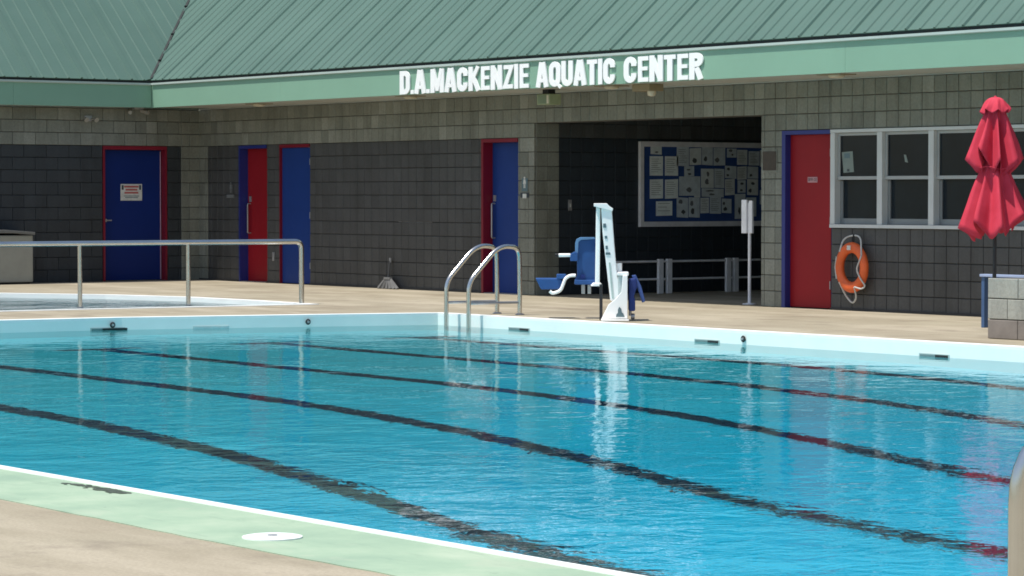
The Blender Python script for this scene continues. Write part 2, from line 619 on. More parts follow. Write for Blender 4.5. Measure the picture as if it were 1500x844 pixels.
# deck sheet with the two pools cut out
def sheet_with_holes(outer, holes, z, name, mat):
    bm = bmesh.new()
    es = []
    for lp in [outer] + holes:
        vs = [bm.verts.new((x, y, z)) for x, y in lp]
        for a, b in zip(vs, vs[1:] + vs[:1]):
            es.append(bm.edges.new((a, b)))
    bmesh.ops.triangle_fill(bm, use_beauty=True, use_dissolve=False, edges=es)
    for f in bm.faces:
        if f.normal.z < 0:
            f.normal_flip()
    me = bpy.data.meshes.new(name)
    bm.to_mesh(me)
    bm.free()
    me.materials.append(mat)
    o = bpy.data.objects.new(name, me)
    COL.objects.link(o)
    o['kind'] = 'structure'
    return o
hole = [(12.3, YN - 0.02)] + [(x - 0.0, y) for x, y in left_in[1:-1]] + [left_in[-1], (XR, YF), (XR, YN - 0.02)]
sheet_with_holes([(-30, -40), (60, -40), (60, 9), (-30, 9)], [hole, kid], 0.0, 'pool_deck', m_deck)
m_grass = simple('dry lawn', (0.09, 0.12, 0.045, 1), 0.95, 0, 0.3, 0.5)
sheet_with_holes([(-600, -600), (600, -600), (600, 600), (-600, 600)], [[(-29.9, -39.9), (59.9, -39.9), (59.9, 8.9), (-29.9, 8.9)]], -0.06, 'ground', m_grass)

# ------------------------------------------------------------------ pool house
C = 0.2032                       # one block course
WT = 14 * C                      # wall top 2.845
bld = thing('aquatic_building', (0, 0, 0), 'low charcoal and bare block pool house with green ribbed metal roof, blue and red doors', 'building')


def cut(lo, hi, spans):
    """remove spans from [lo, hi]"""
    out = [(lo, hi)]
    for a, b in spans:
        nx = []
        for p, q in out:
            if b <= p or a >= q:
                nx.append((p, q))
            else:
                if a - p > 0.01:
                    nx.append((p, a))
                if q - b > 0.01:
                    nx.append((b, q))
        out = nx
    return out


# openings on the long wall: x0, x1, first row, last row (exclusive)
D1 = (1.32, 2.19)
D2 = (2.60, 3.50)
D3 = (8.20, 9.10)
AL = (9.49, 14.36)
D4 = (14.76, 15.67)
WIN = (15.67, 15.67 + 0.885 * 6)
XEND = 22.6
main_open = [(D1, 0, 11), (D2, 0, 11), (D3, 0, 11), (AL, 0, 12), (D4, 0, 11), (WIN, 5, 11)]
left_open = [((-1.83, -0.63), 0, 11)]


def painted(row, x):
    if row >= 11:
        return False
    return (0.29 < x < 9.10) or x > 15.67


def painted_l(row, y):
    return row < 11 and y < -0.36


def row_spans(lo, hi, openings, r):
    return cut(lo, hi, [o for o, a, b in openings if a <= r < b])


# core walls (mortar seen in the joints) -------------------------------------------------
def core(openings, lo, hi, pfun, axis, groups):
    """one mesh per unbroken stretch of wall of one paint colour"""
    meshes = {}
    for r in range(14):
        for a, b in row_spans(lo, hi, openings, r):
            pts = sorted({a, b} | {q for q in (0.29, 9.10, 15.67, -0.36) if a < q < b})
            for p, q in zip(pts, pts[1:]):
                flag = pfun(r, (p + q) / 2)
                key = sum(1 for g in groups if p > g) if flag else -1
                mb = meshes.setdefault(key, MB())
                z0, z1 = r * C, (r + 1) * C
                if axis == 'x':
                    mb.box(p, q, 0.012, 0.36, z0, z1)
                else:
                    mb.box(-0.36, -0.012, p, q, z0, z1)
    for key, mb in meshes.items():
        mb.build('wall', m_mortar if key == -1 else m_mortar_d, bld, fix=False)


core(main_open, 0.0, XEND, painted, 'x', (1.8, 3.0, 9.0))
core(left_open, -9.0, 0.0, painted_l, 'y', (-1.0,))


def block_verts(L, h=C - 0.008, d=0.03, ch=0.005):
    """block face: front rectangle with chamfered rim; local x along wall, -y outwards"""
    g = 0.003
    x0, x1, z0, z1 = g, L - g, 0.004, h + 0.004
    v = [(x0, d, z0), (x1, d, z0), (x1, d, z1), (x0, d, z1),
         (x0, ch, z0), (x1, ch, z0), (x1, ch, z1), (x0, ch, z1),
         (x0 + ch, 0, z0 + ch), (x1 - ch, 0, z0 + ch), (x1 - ch, 0, z1 - ch), (x0 + ch, 0, z1 - ch)]
    f = [[8, 9, 10, 11]]
    for a, b in ((4, 8), (0, 4)):
        for i in range(4):
            j = (i + 1) % 4
            f.append([a + i, a + j, b + j, b + i])
    return v, f


_bm = {}
def block_mesh(L, mat):
    key = (round(L, 3), mat.name)
    if key not in _bm:
        v, f = block_verts(L)
        me = bpy.data.meshes.new('block')
        me.from_pydata(v, [], f)
        me.materials.append(mat)
        _bm[key] = me
    return _bm[key]


rng = random.Random(4)
blocks = []
for r in range(14):
    for a, b in row_spans(0.0, XEND, main_open, r):
        k = int(math.floor(a / C))
        while k * C < b - 0.01:
            p, q = max(a, k * C), min(b, (k + 1) * C)
            for sp in (0.29, 9.10, 15.67):
                if p + 0.02 < sp < q - 0.02:
                    blocks.append((p, sp, r))
                    p = sp
            if q - p > 0.03:
                blocks.append((p, q, r))
            k += 1
vis = sorted([b for b in blocks if b[0] < 18.95], key=lambda b: -b[0])
near = set(vis[:300])
stuff = {}
for p, q, r in blocks:
    pt = painted(r, (p + q) / 2)
    mat = m_grey if pt else m_bare
    dy = (0.012 if pt else 0.0) + rng.uniform(-0.0015, 0.0015) - 0.02
    if (p, q, r) in near:
        o = bpy.data.objects.new('block', block_mesh(q - p, mat))
        COL.objects.link(o)
        o.parent = bld
        o.location = (p, dy, r * C)
    else:
        v, f = block_verts(q - p)
        m = stuff.setdefault(mat.name, (MB(), mat))[0]
        b0 = len(m.v)
        m.v += [(x + p, y + dy, z + r * C) for x, y, z in v]
        m.f += [[i + b0 for i in ff] for ff in f]
for m, mat in stuff.values():
    o = m.build('blocks', mat, bld, fix=False)
    o['kind'] = 'stuff'
# left wall: full 16-inch blocks in running bond
stuff = {}
for r in range(14):
    for a, b in row_spans(-9.0, 0.0, left_open, r):
        k = int(math.floor((a + (r % 2) * C) / (2 * C))) - 1
        while k * 2 * C - (r % 2) * C < b:
            p, q = max(a, k * 2 * C - (r % 2) * C), min(b, (k + 1) * 2 * C - (r % 2) * C)
            parts = [(p, -0.36), (-0.36, q)] if p < -0.38 and q > -0.34 else [(p, q)]
            for p_, q_ in parts:
                if q_ - p_ < 0.03:
                    continue
                pt = painted_l(r, (p_ + q_) / 2)
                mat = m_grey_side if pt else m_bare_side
                v, f = block_verts(q_ - p_)
                m = stuff.setdefault(mat.name, (MB(), mat))[0]
                b0 = len(m.v)
                dx = (0.012 if pt else 0.0) - 0.02
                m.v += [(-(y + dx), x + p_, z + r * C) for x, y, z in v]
                m.f += [[i + b0 for i in ff] for ff in f]
            k += 1
for m, mat in stuff.values():
    o = m.build('blocks', mat, bld, fix=False)
    o['kind'] = 'stuff'
# trim between the top course and the soffit
MB().box(0.0, XEND, -0.012, 0.3, WT + 0.002, 2.864).build('wall_trim', m_soffit, bld)
MB().box(-0.3, -0.012, -9.0, -0.001, WT + 0.002, 2.864).build('wall_trim', m_soffit, bld)
# dark strip painting in the shadow line along the wall base
for a, b in ((0.02, 1.315), (2.195, 2.595), (3.505, 8.195), (15.68, XEND)):
    MB().box(a, b, -0.028, -0.005, 0.0, 0.03).build('base_shadow_strip', m_mortar_d, bld)

# passage behind the wide opening: block side wall, far walls, ceiling ---------------------
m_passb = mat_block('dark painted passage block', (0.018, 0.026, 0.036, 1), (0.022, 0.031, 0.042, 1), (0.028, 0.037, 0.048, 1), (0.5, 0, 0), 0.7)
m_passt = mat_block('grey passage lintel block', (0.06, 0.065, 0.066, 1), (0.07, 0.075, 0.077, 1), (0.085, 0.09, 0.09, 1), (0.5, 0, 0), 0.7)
PX0, PX1, PY = 9.477, 14.36, 6.4
MB().box(PX0 - 0.3, PX0 - 0.012, 0.36, PY, 0, WT).build('passage_wall', m_mortar_d, bld)
st = {}
for r in range(14):
    y = 0.012
    k = 0
    while y < PY - 0.02:
        q = min(PY, y + C)
        bare = y < 0.40 or r >= 11
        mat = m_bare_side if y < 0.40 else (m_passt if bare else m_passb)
        v, f = block_verts(q - y)
        m = st.setdefault(mat.name, (MB(), mat))[0]
        b0 = len(m.v)
        dx = 0.0 if bare else 0.012
        m.v += [(PX0 + 0.02 - yy - dx, x + y, z + r * C) for x, yy, z in v]
        m.f += [[i + b0 for i in ff] for ff in f]
        y = q
for m, mat in st.values():
    o = m.build('blocks', mat, bld, fix=False)
    o['kind'] = 'stuff'
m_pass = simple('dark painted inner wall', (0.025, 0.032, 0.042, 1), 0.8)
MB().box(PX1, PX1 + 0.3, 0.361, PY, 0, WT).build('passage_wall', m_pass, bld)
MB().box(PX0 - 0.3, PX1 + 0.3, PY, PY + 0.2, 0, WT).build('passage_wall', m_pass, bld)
MB().box(PX0 - 0.3, PX1 + 0.3, 0.36, PY + 0.2, WT + 0.004, WT + 0.1).build('passage_ceiling', m_soffit, bld)
# shell behind the rest so nothing is see-through
MB().box(0.0, PX0 - 0.31, 6.2, 6.4, 0, WT).box(PX1 + 0.31, XEND, 6.2, 6.4, 0, WT).build('rear_wall', m_pass, bld)
MB().box(XEND, XEND + 0.2, 0.0, 6.4, 0, WT).build('end_wall', m_bare_side, bld)
MB().box(-7, -6.8, -9.0, 6.4, 0, WT).box(-6.8, 0.0, -9.2, -9.0, 0, WT).build('rear_wall', m_bare_side, bld)

# doors ------------------------------------------------------------------------------------
HZ = 11 * C


def handle_pull(x, y, z0, z1, parent):
    MB().tube(bend([(x, y, z0), (x, y - 0.06, z0), (x, y - 0.06, z1), (x, y, z1)], 0.02, 4), 0.011, 8).build('handle', m_steel_d, parent, smooth=True)
    MB().box(x - 0.03, x + 0.03, y - 0.012, y, z1 + 0.03, z1 + 0.12).build('lock_plate', m_steel_d, parent)


def door_x(x0, x1, rec, m_slab, m_frame, face, label, name='door'):
    """door in the long wall; slab recessed by rec; frame lines the opening"""
    e = 0.004
    fr = MB()
    fr.box(x0 + e, x0 + face, -0.026, rec + 0.05, 0, HZ - 0.004)
    fr.box(x1 - face, x1 - e, min(0.085, rec + 0.005), rec + 0.05, 0, HZ - 0.057)
    fr.box(x0 + face, x1 - e, -0.026, rec + 0.05, HZ - 0.055, HZ - 0.004)
    d = MB().box(x0 + face + 0.004, x1 - face - 0.004, rec, rec + 0.045, 0.012, HZ - 0.058).build(name, m_slab, bld, bevel=0.003)
    d['label'] = label
    fr.build('door_frame', m_frame, d, bevel=0.002)
    MB().box(x0, x1, -0.02, rec + 0.05, 0.0, 0.01).build('threshold', m_steel_d, d)
    for hz in (0.3, 1.1, 1.95):
        MB().tube([(x1 - face - 0.006, rec - 0.008, hz - 0.05), (x1 - face - 0.006, rec - 0.008, hz + 0.05)], 0.009, 8).build('hinge', m_steel_d, d)
    return d


d1 = door_x(D1[0], D1[1], 0.13, m_red, m_bluef, 0.04, 'red door in a blue frame')
handle_pull(1.45, 0.13, 0.80, 1.28, d1)
d2 = door_x(D2[0], D2[1], 0.02, m_blue, m_redf, 0.016, 'blue door in a red frame between two charcoal walls')
MB().lathe([(0.012, 0), (0.012, 0.03), (0.03, 0.035), (0.033, 0.055), (0.02, 0.07)], seg=12).build('handle', m_steel_d, d2, smooth=True, off=(0, 0, 0))
kb = d2.children[-1]
kb.rotation_euler = (R(90), 0, 0)
kb.location = (3.40, 0.02, 0.98)
MB().box(2.37, 2.43, -0.022, -0.0095, 0.36, 0.50).build('outlet_cover', m_steel_d, bld, bevel=0.003)
d3 = door_x(D3[0], D3[1], 0.14, m_blue, m_redf, 0.055, 'blue door in a deep red frame beside the bare block pillar')
handle_pull(8.32, 0.14, 0.80, 1.30, d3)
d4 = door_x(D4[0], D4[1] - 0.005, 0.06, m_red, m_bluef, 0.07, 'red office door in a blue frame')
MB().lathe([(0.012, 0), (0.012, 0.03), (0.03, 0.035), (0.033, 0.055), (0.02, 0.07)], seg=12).build('handle', m_steel, d4, smooth=True, off=(0, 0, 0))
kb = d4.children[-1]
kb.rotation_euler = (R(90), 0, 0)
kb.location = (15.53, 0.06, 1.07)
# left-wall door
e = 0.004
d5 = MB().box(-0.155, -0.11, -1.785, -0.675, 0.012, HZ - 0.07).build('door', m_blue2, bld, bevel=0.003)
d5['label'] = 'wide blue door with a warning sign in a dark red frame'
m_redd = m_redf
MB().box(-0.16, 0.022, -1.83 + e, -1.79, 0, HZ - e).box(-0.16, 0.022, -0.67, -0.63 - e, 0, HZ - e).box(-0.16, 0.022, -1.79, -0.67, HZ - 0.065, HZ - e).build('door_frame', m_redd, d5, bevel=0.002)
MB().box(-0.109, -0.06, -1.77, -1.72, 0.98, 1.03).box(-0.07, -0.055, -1.77, -1.63, 0.995, 1.015).build('handle', m_steel_d, d5, bevel=0.003)
MB().box(-0.108, -0.1, -0.70, -0.685, 0.02, HZ - 0.09).build('weather_strip', simple('pink weather strip', (0.45, 0.28, 0.36, 1), 0.5), d5)

# windows: six double-hung units in a white frame --------------------------------------------
ZB, ZT = 5 * C, 11 * C
WW = 0.885
MB().box(WIN[0] + 0.004, WIN[1], -0.035, 0.12, ZT - 0.045, ZT - 0.004).box(WIN[0] + 0.004, WIN[1], -0.045, 0.12, ZB + 0.002, ZB + 0.045).build('window_frame', m_alu, bld, bevel=0.003)
for i in range(7):
    x = WIN[0] + i * WW
    w0, w1 = (x + 0.004, x + 0.085) if i == 0 else (x - 0.045, x + 0.045)
    if i == 6:
        w1 = x - 0.001
    MB().box(w0, w1, -0.032, 0.12, ZB + 0.047, ZT - 0.047).build('mullion', m_alu, bld, bevel=0.003)
for i in range(6):
    x0 = WIN[0] + i * WW + (0.088 if i == 0 else 0.048)
    x1 = WIN[0] + (i + 1) * WW - 0.048
    z0, z1, zm = ZB + 0.048, ZT - 0.048, 1.652
    up = MB()
    up.box(x0, x0 + 0.035, 0.02, 0.055, zm, z1).box(x1 - 0.035, x1, 0.02, 0.055, zm, z1).box(x0 + 0.035, x1 - 0.035, 0.02, 0.055, z1 - 0.035, z1).box(x0, x1, 0.012, 0.06, zm - 0.042, zm)
    wn = up.build('window', m_alu_m, bld, bevel=0.002)
    lo = MB()
    lo.box(x0, x0 + 0.045, 0.062, 0.10, z0, zm - 0.052).box(x1 - 0.045, x1, 0.062, 0.10, z0, zm - 0.052).box(x0 + 0.045, x1 - 0.045, 0.062, 0.10, z0, z0 + 0.07)
    lo.build('sash', m_alu_d, wn, bevel=0.002)
    MB().box(x0 + 0.034, x1 - 0.034, 0.036, 0.042, zm - 0.002, z1 - 0.034).build('pane', m_glass, wn)
    MB().box(x0 + 0.044, x1 - 0.044, 0.080, 0.086, z0 + 0.068, zm - 0.05).build('pane', m_glass, wn)
MB().box(WIN[0] + 0.004, WIN[1], 0.125, 0.13, ZB, ZT).build('dark_room_sheet', m_black, bld)  # black sheet added behind the panes, stands in for the dark room

# eaves: soffit, fascia, gutter -----------------------------------------------------------------
OV, OL = 1.1, 0.35               # overhang of the long wall and of the left wall
SB = 2.865
XR2 = XEND + 0.7
MB().box(OL, XR2, -OV + 0.02, 0.3, SB, SB + 0.018).build('soffit', m_soffit, bld)
MB().box(-0.3, OL - 0.02, -9.6, -OV + 0.018, SB, SB + 0.018).build('soffit', m_soffit, bld)
def fascia_run(a, b, axis):
    if axis == 'x':
        MB().box(a, b, -OV, -OV + 0.018, SB - 0.006, SB + 0.395).build('fascia', m_fascia, bld, bevel=0.002)
    else:
        MB().box(OL - 0.018, OL, a, b, SB - 0.006, SB + 0.395).build('fascia', m_fascia, bld, bevel=0.002)
xx = [OL + 0.002, 4.4, 8.6, 12.9, 17.1, 21.2, XR2]
for a, b in zip(xx, xx[1:]):
    fascia_run(a + 0.001, b - 0.001, 'x')
yy = [-9.6, -6.3, -3.6, -OV - 0.002]
for a, b in zip(yy, yy[1:]):
    fascia_run(a + 0.001, b - 0.001, 'y')
gz = SB + 0.352
prof = [(0, gz + 0.006), (-0.012, gz + 0.006), (-0.030, gz + 0.016), (-0.030, gz + 0.045), (-0.025, gz + 0.045), (-0.025, gz + 0.020), (-0.012, gz + 0.012), (0, gz + 0.012)]
MB().prism([(-OV + p, z) for p, z in prof], 'x', OL + 0.031, XR2).build('gutter', m_gutter, bld)
MB().prism([(OL - p, z) for p, z in prof], 'y', -9.6, -OV - 0.031).build('gutter', m_gutter, bld)

# roof: separate 36-inch ribbed panels, mitred along the valley ---------------------------------
TH = R(41)
RZ = SB + 0.462
L = 7.0 / math.cos(TH)
PW = 0.9144


def panel_profile():
    pr = []
    for i in range(4):
        w0 = i * PW / 4
        h = 0.036 if i == 0 else 0.026
        hw = 0.030 if i == 0 else 0.018
        pr += [(w0 + 0.0, h if i else h), (w0 + hw * 0.55, h), (w0 + hw, 0.0), ((i + 1) * PW / 4 - 0.03, 0.0)]
        pr += [((i + 1) * PW / 4 - 0.028 + 0.004, 0.0)]
    pr = []
    for i in range(4):
        c = (i + 0.5) * PW / 4 if i else PW / 8
        big = i == 0
        h, hb, ht = (0.026, 0.024, 0.010) if big else (0.015, 0.022, 0.010)
        pr += [(c - hb, 0.0), (c - ht, h), (c + ht, h), (c + hb, 0.0)]
    return [(0.0, 0.0)] + pr + [(PW - 0.004, 0.0)]


PROF = panel_profile()


def panel(s0fun, s1=L):
    """vertices in (across, down-slope start, height) -> local x across, y up-slope, z normal"""
    mb = MB()
    for w_, h in PROF:
        a = s0fun(w_)
        mb.v += [(w_, a, h), (w_, s1, h), (w_, a, -0.012), (w_, s1, -0.012)]
    n = len(PROF)
    for i in range(n - 1):
        a, b = 4 * i, 4 * (i + 1)
        mb.f += [[a, b, b + 1, a + 1], [a + 2, a + 3, b + 3, b + 2], [a, a + 2, b + 2, b]]
    return mb


ct, st_ = math.cos(TH), math.sin(TH)
full = None
nmain = int((XR2 + 6.65) / PW) + 1
for k in range(nmain):
    x0 = -6.65 + k * PW
    if x0 + PW < OL or x0 < OL:
        f = lambda w_, x0=x0: max(0.0, (OL - (x0 + w_)) / ct)
        o = panel(f).build('roof_panel', m_roof, bld, fix=False)
    else:
        if full is None:
            full = panel(lambda w_: 0.0)
            o = full.build('roof_panel', m_roof, bld, fix=False)
            full = o.data
        else:
            o = bpy.data.objects.new('roof_panel', full)
            COL.objects.link(o)
            o.parent = bld
    # local (x, y, z) -> world: x along wall, y up the slope
    o.matrix_local = Matrix.Translation((x0, -OV - 0.03, RZ - 0.02)) @ Matrix.Rotation(TH, 4, 'X')
for k in range(19):
    y0 = -9.6 + k * PW          # panel covers y0..y0+PW, slope climbs towards -x
    f = lambda w_, y0=y0: max(0.0, ((y0 + PW - w_) + OV) / ct)
    if f(PW) > L:
        break
    mbp = panel(f)
    o = mbp.build('roof_panel', m_roof, bld, fix=False)
    if y0 + PW <= -OV:
        pass
    mtx = Matrix(((0, -1, 0, 0), (-1, 0, 0, 0), (0, 0, 1, 0), (0, 0, 0, 1)))
    # x_local(across) -> -y, y_local(upslope) -> -x
    rot = Matrix(((0, -ct, st_, 0), (-1, 0, 0, 0), (0, st_, ct, 0), (0, 0, 0, 1)))
    o.matrix_local = Matrix.Translation((OL + 0.03, y0 + PW, RZ - 0.02)) @ rot
# dark strip painting in the shadow gap under the panel ends
MB().box(OL + 0.012, XR2, -OV - 0.012, -OV + 0.03, SB + 0.397, SB + 0.435).box(OL - 0.03, OL + 0.011, -9.6, -OV - 0.013, SB + 0.397, SB + 0.435).build('shadow_gap_strip', m_dark, bld)
# valley flashing (dark seam)
vb = MB()
va, vc = Vector((OL + 0.02, -OV - 0.02, RZ - 0.008)), Vector((OL - 6.9, -OV + 6.9, RZ - 0.008 + 6.9 * math.tan(TH)))
side = Vector((1, 1, 0)).normalized() * 0.02
vb.poly([va - side, va + side, vc + side, vc - side])
vb.v = [tuple(Vector(v) + Vector((0, 0, 0.03))) for v in vb.v]
vb.build('valley_flashing', m_dark, bld, fix=False)
for t in (0.35, 0.9, 1.5, 2.2, 3.0, 3.9):
    p = va.lerp(vc, t / 6.9)
    MB().box(p.x - 0.018, p.x + 0.018, p.y - 0.018, p.y + 0.018, p.z + 0.03, p.z + 0.05).build('seam_clip', m_dark, bld)
# rear slopes and ridge so the roof is closed
zr = RZ + 7.0 * math.tan(TH)
m_roofp = m_roof
rb = MB()
rb.poly([(OL - 6.9, -OV + 7, zr - 0.02), (XR2, -OV + 7, zr - 0.02), (XR2, -OV + 14, RZ), (OL - 13.9, -OV + 14, RZ)])
rb.poly([(OL - 7, -9.6, zr - 0.02), (OL - 7, -OV + 6.9, zr - 0.02), (OL - 14, -OV + 14, RZ), (OL - 14, -9.6, RZ)])
rb.build('roof', m_roof, bld, fix=False)
MB().poly([(XR2 - 0.02, -OV, SB + 0.395), (XR2 - 0.02, -OV + 14, SB + 0.395), (XR2 - 0.02, -OV + 7, zr - 0.05)]).build('gable', m_fascia, bld)
#@@OBJ

# ------------------------------------------------------------------ lettering on the fascia
def ribbon(pts, half, closed=False):
    """2-D polyline -> mitred outline quads [(a,b,c,d), ...]"""
    P = [Vector((p[0], p[1])) for p in pts]
    n = len(P)
    L_, R_ = [], []
    for i in range(n):
        if closed or 0 < i < n - 1:
            d0 = (P[i] - P[i - 1]).normalized()
            d1 = (P[(i + 1) % n] - P[i]).normalized()
        elif i == 0:
            d0 = d1 = (P[1] - P[0]).normalized()
        else:
            d0 = d1 = (P[-1] - P[-2]).normalized()
        n0, n1 = Vector((-d0.y, d0.x)), Vector((-d1.y, d1.x))
        m = (n0 + n1)
        m = m.normalized() if m.length > 1e-6 else n0
        k = half / max(0.45, m.dot(n0))
        L_.append(P[i] + m * k)
        R_.append(P[i] - m * k)
    return L_, R_


def arc(cx, cy, rx, ry, a0, a1, n=8):
    return [(cx + rx * math.cos(R(a0 + (a1 - a0) * i / n)), cy + ry * math.sin(R(a0 + (a1 - a0) * i / n))) for i in range(n + 1)]


H2 = 0.106
def glyph(ch):
    """(width, [(points, closed, half)]) in a unit-high box"""
    h = H2
    t = 1 - h
    if ch == 'D':
        w_ = .54
        return w_, [([(h, h)] + arc(w_ - .27, .30, .27 - h, .30 - h, -90, 0) + arc(w_ - .27, .70, .27 - h, .30 - h, 0, 90) + [(h, t)], True, h)]
    if ch == 'A':
        w_ = .58
        return w_, [([(.085, 0), (w_ / 2 - .03, 1), ], False, h), ([(w_ - .085, 0), (w_ / 2 + .03, 1)], False, h), ([(.16, .27), (w_ - .16, .27)], False, .075)]
    if ch == 'M':
        w_ = .70
        return w_, [([(h, 0), (h, 1)], False, h), ([(w_ - h, 0), (w_ - h, 1)], False, h), ([(h + .03, 1.0), (w_ / 2, .08)], False, .08), ([(w_ - h - .03, 1.0), (w_ / 2, .08)], False, .08)]
    if ch == 'C':
        w_ = .54
        return w_, [(arc(w_ / 2, .68, w_ / 2 - h, .32 - h, -12, 180) + arc(w_ / 2, .32, w_ / 2 - h, .32 - h, 180, 372), False, h)]
    if ch == 'K':
        w_ = .56
        return w_, [([(h, 0), (h, 1)], False, h), ([(w_ - .09, 1), (.15, .38)], False, .082), ([(.22, .60), (w_ - .07, 0)], False, .09)]
    if ch == 'E':
        w_ = .46
        return w_, [([(w_, t + .01), (h, t + .01), (h, h - .01), (w_, h - .01)], False, .082), ([(h, .52), (w_ - .03, .52)], False, .072)]
    if ch == 'N':
        w_ = .56
        return w_, [([(h, 0), (h, 1)], False, h), ([(w_ - h, 0), (w_ - h, 1)], False, h), ([(h, .96), (w_ - h, .04)], False, .085)]
    if ch == 'Z':
        w_ = .50
        return w_, [([(.03, t), (w_ - .09, t), (.09, h), (w_ - .02, h)], False, .085)]
    if ch == 'I':
        return .19, [([(.095, 0), (.095, 1)], False, .095)]
    if ch == 'Q':
        w_ = .56
        return w_, [(arc(w_ / 2, .68, w_ / 2 - h, .32 - h, 0, 180) + arc(w_ / 2, .32, w_ / 2 - h, .32 - h, 180, 360), True, h), ([(.30, .24), (w_ + .01, -.05)], False, .06)]
    if ch == 'U':
        w_ = .55
        return w_, [([(h, 1)] + arc(w_ / 2, .30, w_ / 2 - h, .30 - h, 180, 360) + [(w_ - h, 1)], False, h)]
    if ch == 'T':
        w_ = .48
        return w_, [([(0, t + .005), (w_, t + .005)], False, .085), ([(w_ / 2, 0), (w_ / 2, t)], False, h)]
    if ch == 'R':
        w_ = .55
        return w_, [([(h, 0), (h, t)] + arc(w_ - .27, .735, .27 - h, .265 - h, 90, -90) + [(2 * h + .004, .47 + h)], False, h), ([(w_ - .26, .44), (w_ - .10, 0)], False, .09)]
    if ch == '.':
        return .17, [([(.085, 0), (.085, .17)], False, .085)]
    return .3, []


def text_boxes(text, x0, x1, gap=0.045, space=0.25):
    ws = [glyph(c)[0] if c != ' ' else space for c in text]
    tot = sum(ws) + gap * (len(text) - 1)
    sc = (x1 - x0) / tot
    out, x = [], x0
    for c, w_ in zip(text, ws):
        out.append((c, x, sc))
        x += (w_ + gap) * sc
    return out


def add_letter(mb, ch, x, z, sx, h, y, dep):
    for k, (pts, closed, half) in enumerate(glyph(ch)[1]):
        L_, R_ = ribbon(pts, half, closed)
        n = len(L_)
        b = len(mb.v)
        ya, yb = y - dep - 0.0012 * k, y + 0.0012 * k
        for q, yy in ((L_, ya), (R_, ya), (L_, yb), (R_, yb)):
            mb.v += [(x + p.x * sx, yy, z + p.y * h) for p in q]
        m = n if closed else n - 1
        for i in range(m):
            j = (i + 1) % n
            a0, a1, r0, r1 = b + i, b + j, b + n + i, b + n + j
            c0, c1, d0, d1_ = a0 + 2 * n, a1 + 2 * n, r0 + 2 * n, r1 + 2 * n
            mb.f += [[a0, a1, r1, r0], [c0, d0, d1_, c1], [a0, c0, c1, a1], [r0, r1, d1_, d0]]
        if not closed:
            for i in (0, n - 1):
                mb.f.append([b + i, b + n + i, b + 3 * n + i, b + 2 * n + i])


sign = thing('building_name_sign', (7.73, -1.10, 2.86), 'large white capital letters of the centre name along the green fascia', 'sign')
for word, xa, xb in (('D.A.MACKENZIE', 7.73, 10.86), ('AQUATIC', 11.03, 12.745), ('CENTER', 12.93, 14.525)):
    for ch, x, sc in text_boxes(word, xa, xb):
        mb = MB()
        add_letter(mb, ch, x, 2.866, sc, 0.335, -1.104 - 0.004, 0.018)
        o = mb.build('letter', m_letter, sign)

# ------------------------------------------------------------------ small wall fittings
def box_thing(name, x0, x1, y0, y1, z0, z1, mat, label, cat, group=None, bevel=0.004):
    o = MB().box(x0, x1, y0, y1, z0, z1).build(name, mat, None, bevel=bevel)
    return tag(o, label, cat, group)


m_tan = simple('tan lamp housing', (0.28, 0.22, 0.13, 1), 0.5)
m_lens = simple('cream lamp lens', (0.62, 0.56, 0.42, 1), 0.35)
SL = ['flush soffit lamp above the narrow red door, leftmost on the eave', 'flush soffit lamp under the first letters of the name sign',
      'flush soffit lamp under the last letters of the middle word', 'flush soffit lamp above the red office door, rightmost on the eave']
for (x, y), lb in zip(((3.08, -0.68), (7.41, -0.72), (12.2, -0.75), (16.6, -0.78)), SL):
    t = thing('soffit_lamp', (x, y, SB), lb, 'lamp', 'flush lamps under the eave')
    MB().box(x - 0.2, x + 0.2, y - 0.14, y + 0.14, SB - 0.012, SB - 0.001).build('housing', m_tan, t, bevel=0.003)
    MB().lathe([(0.10, -0.013), (0.10, -0.03), (0.07, -0.045), (0.0, -0.05)], (x, y, SB), 16).build('lens', m_lens, t, smooth=True)

m_boxl = simple('yellowed speaker housing', (0.30, 0.34, 0.20, 1), 0.5)
t = thing('eave_speaker', (10.6, -0.6, SB), 'boxy yellowed speaker hung under the eave below the letter A', 'speaker')
MB().box(10.47, 10.76, -0.70, -0.50, 2.655, 2.80).build('housing', m_boxl, t, bevel=0.01)
MB().box(10.50, 10.69, -0.705, -0.698, 2.67, 2.785).build('grille', simple('green grey grille', (0.19, 0.24, 0.15, 1), 0.7), t)
MB().box(10.705, 10.745, -0.709, -0.699, 2.67, 2.785).build('trim', m_lens, t)
MB().box(10.55, 10.68, -0.66, -0.54, 2.80, SB).build('bracket', m_black, t)
t = thing('eave_floodlight', (12.9, -0.7, SB), 'brown canopy floodlight under the eave below the word CENTER', 'lamp')
MB().box(12.72, 13.08, -0.82, -0.58, 2.77, SB - 0.001).build('housing', m_tan, t, bevel=0.01)
MB().lathe([(0.0, -0.07), (0.05, -0.06), (0.06, -0.02), (0.06, 0.0)], (12.98, -0.70, 2.77), 14).build('bulb', m_lens, t, smooth=True)
t = thing('twin_floodlight', (0.0, -2.10, 2.67), 'small twin spotlight on the bare block header of the left wall', 'lamp')
MB().box(0.0, 0.05, -2.17, -2.04, 2.63, 2.72).build('junction_box', m_steel_d, t, bevel=0.005)
m_lens2 = simple('darker lamp head', (0.30, 0.28, 0.24, 1), 0.5)  # darker copy of the lens colour for the left wall lamps
for yy in (-2.20, -2.02):
    MB().tube([(0.05, -2.10 + (yy + 2.11) * 0.4, 2.66), (0.12, yy, 2.665), (0.17, yy, 2.645)], [0.012, 0.03, 0.04], 12).build('lamp_head', m_lens2, t, smooth=True)
t = thing('security_camera', (0.10, -1.25, SB), 'small eave camera with two pale lamps by the roof corner', 'camera')
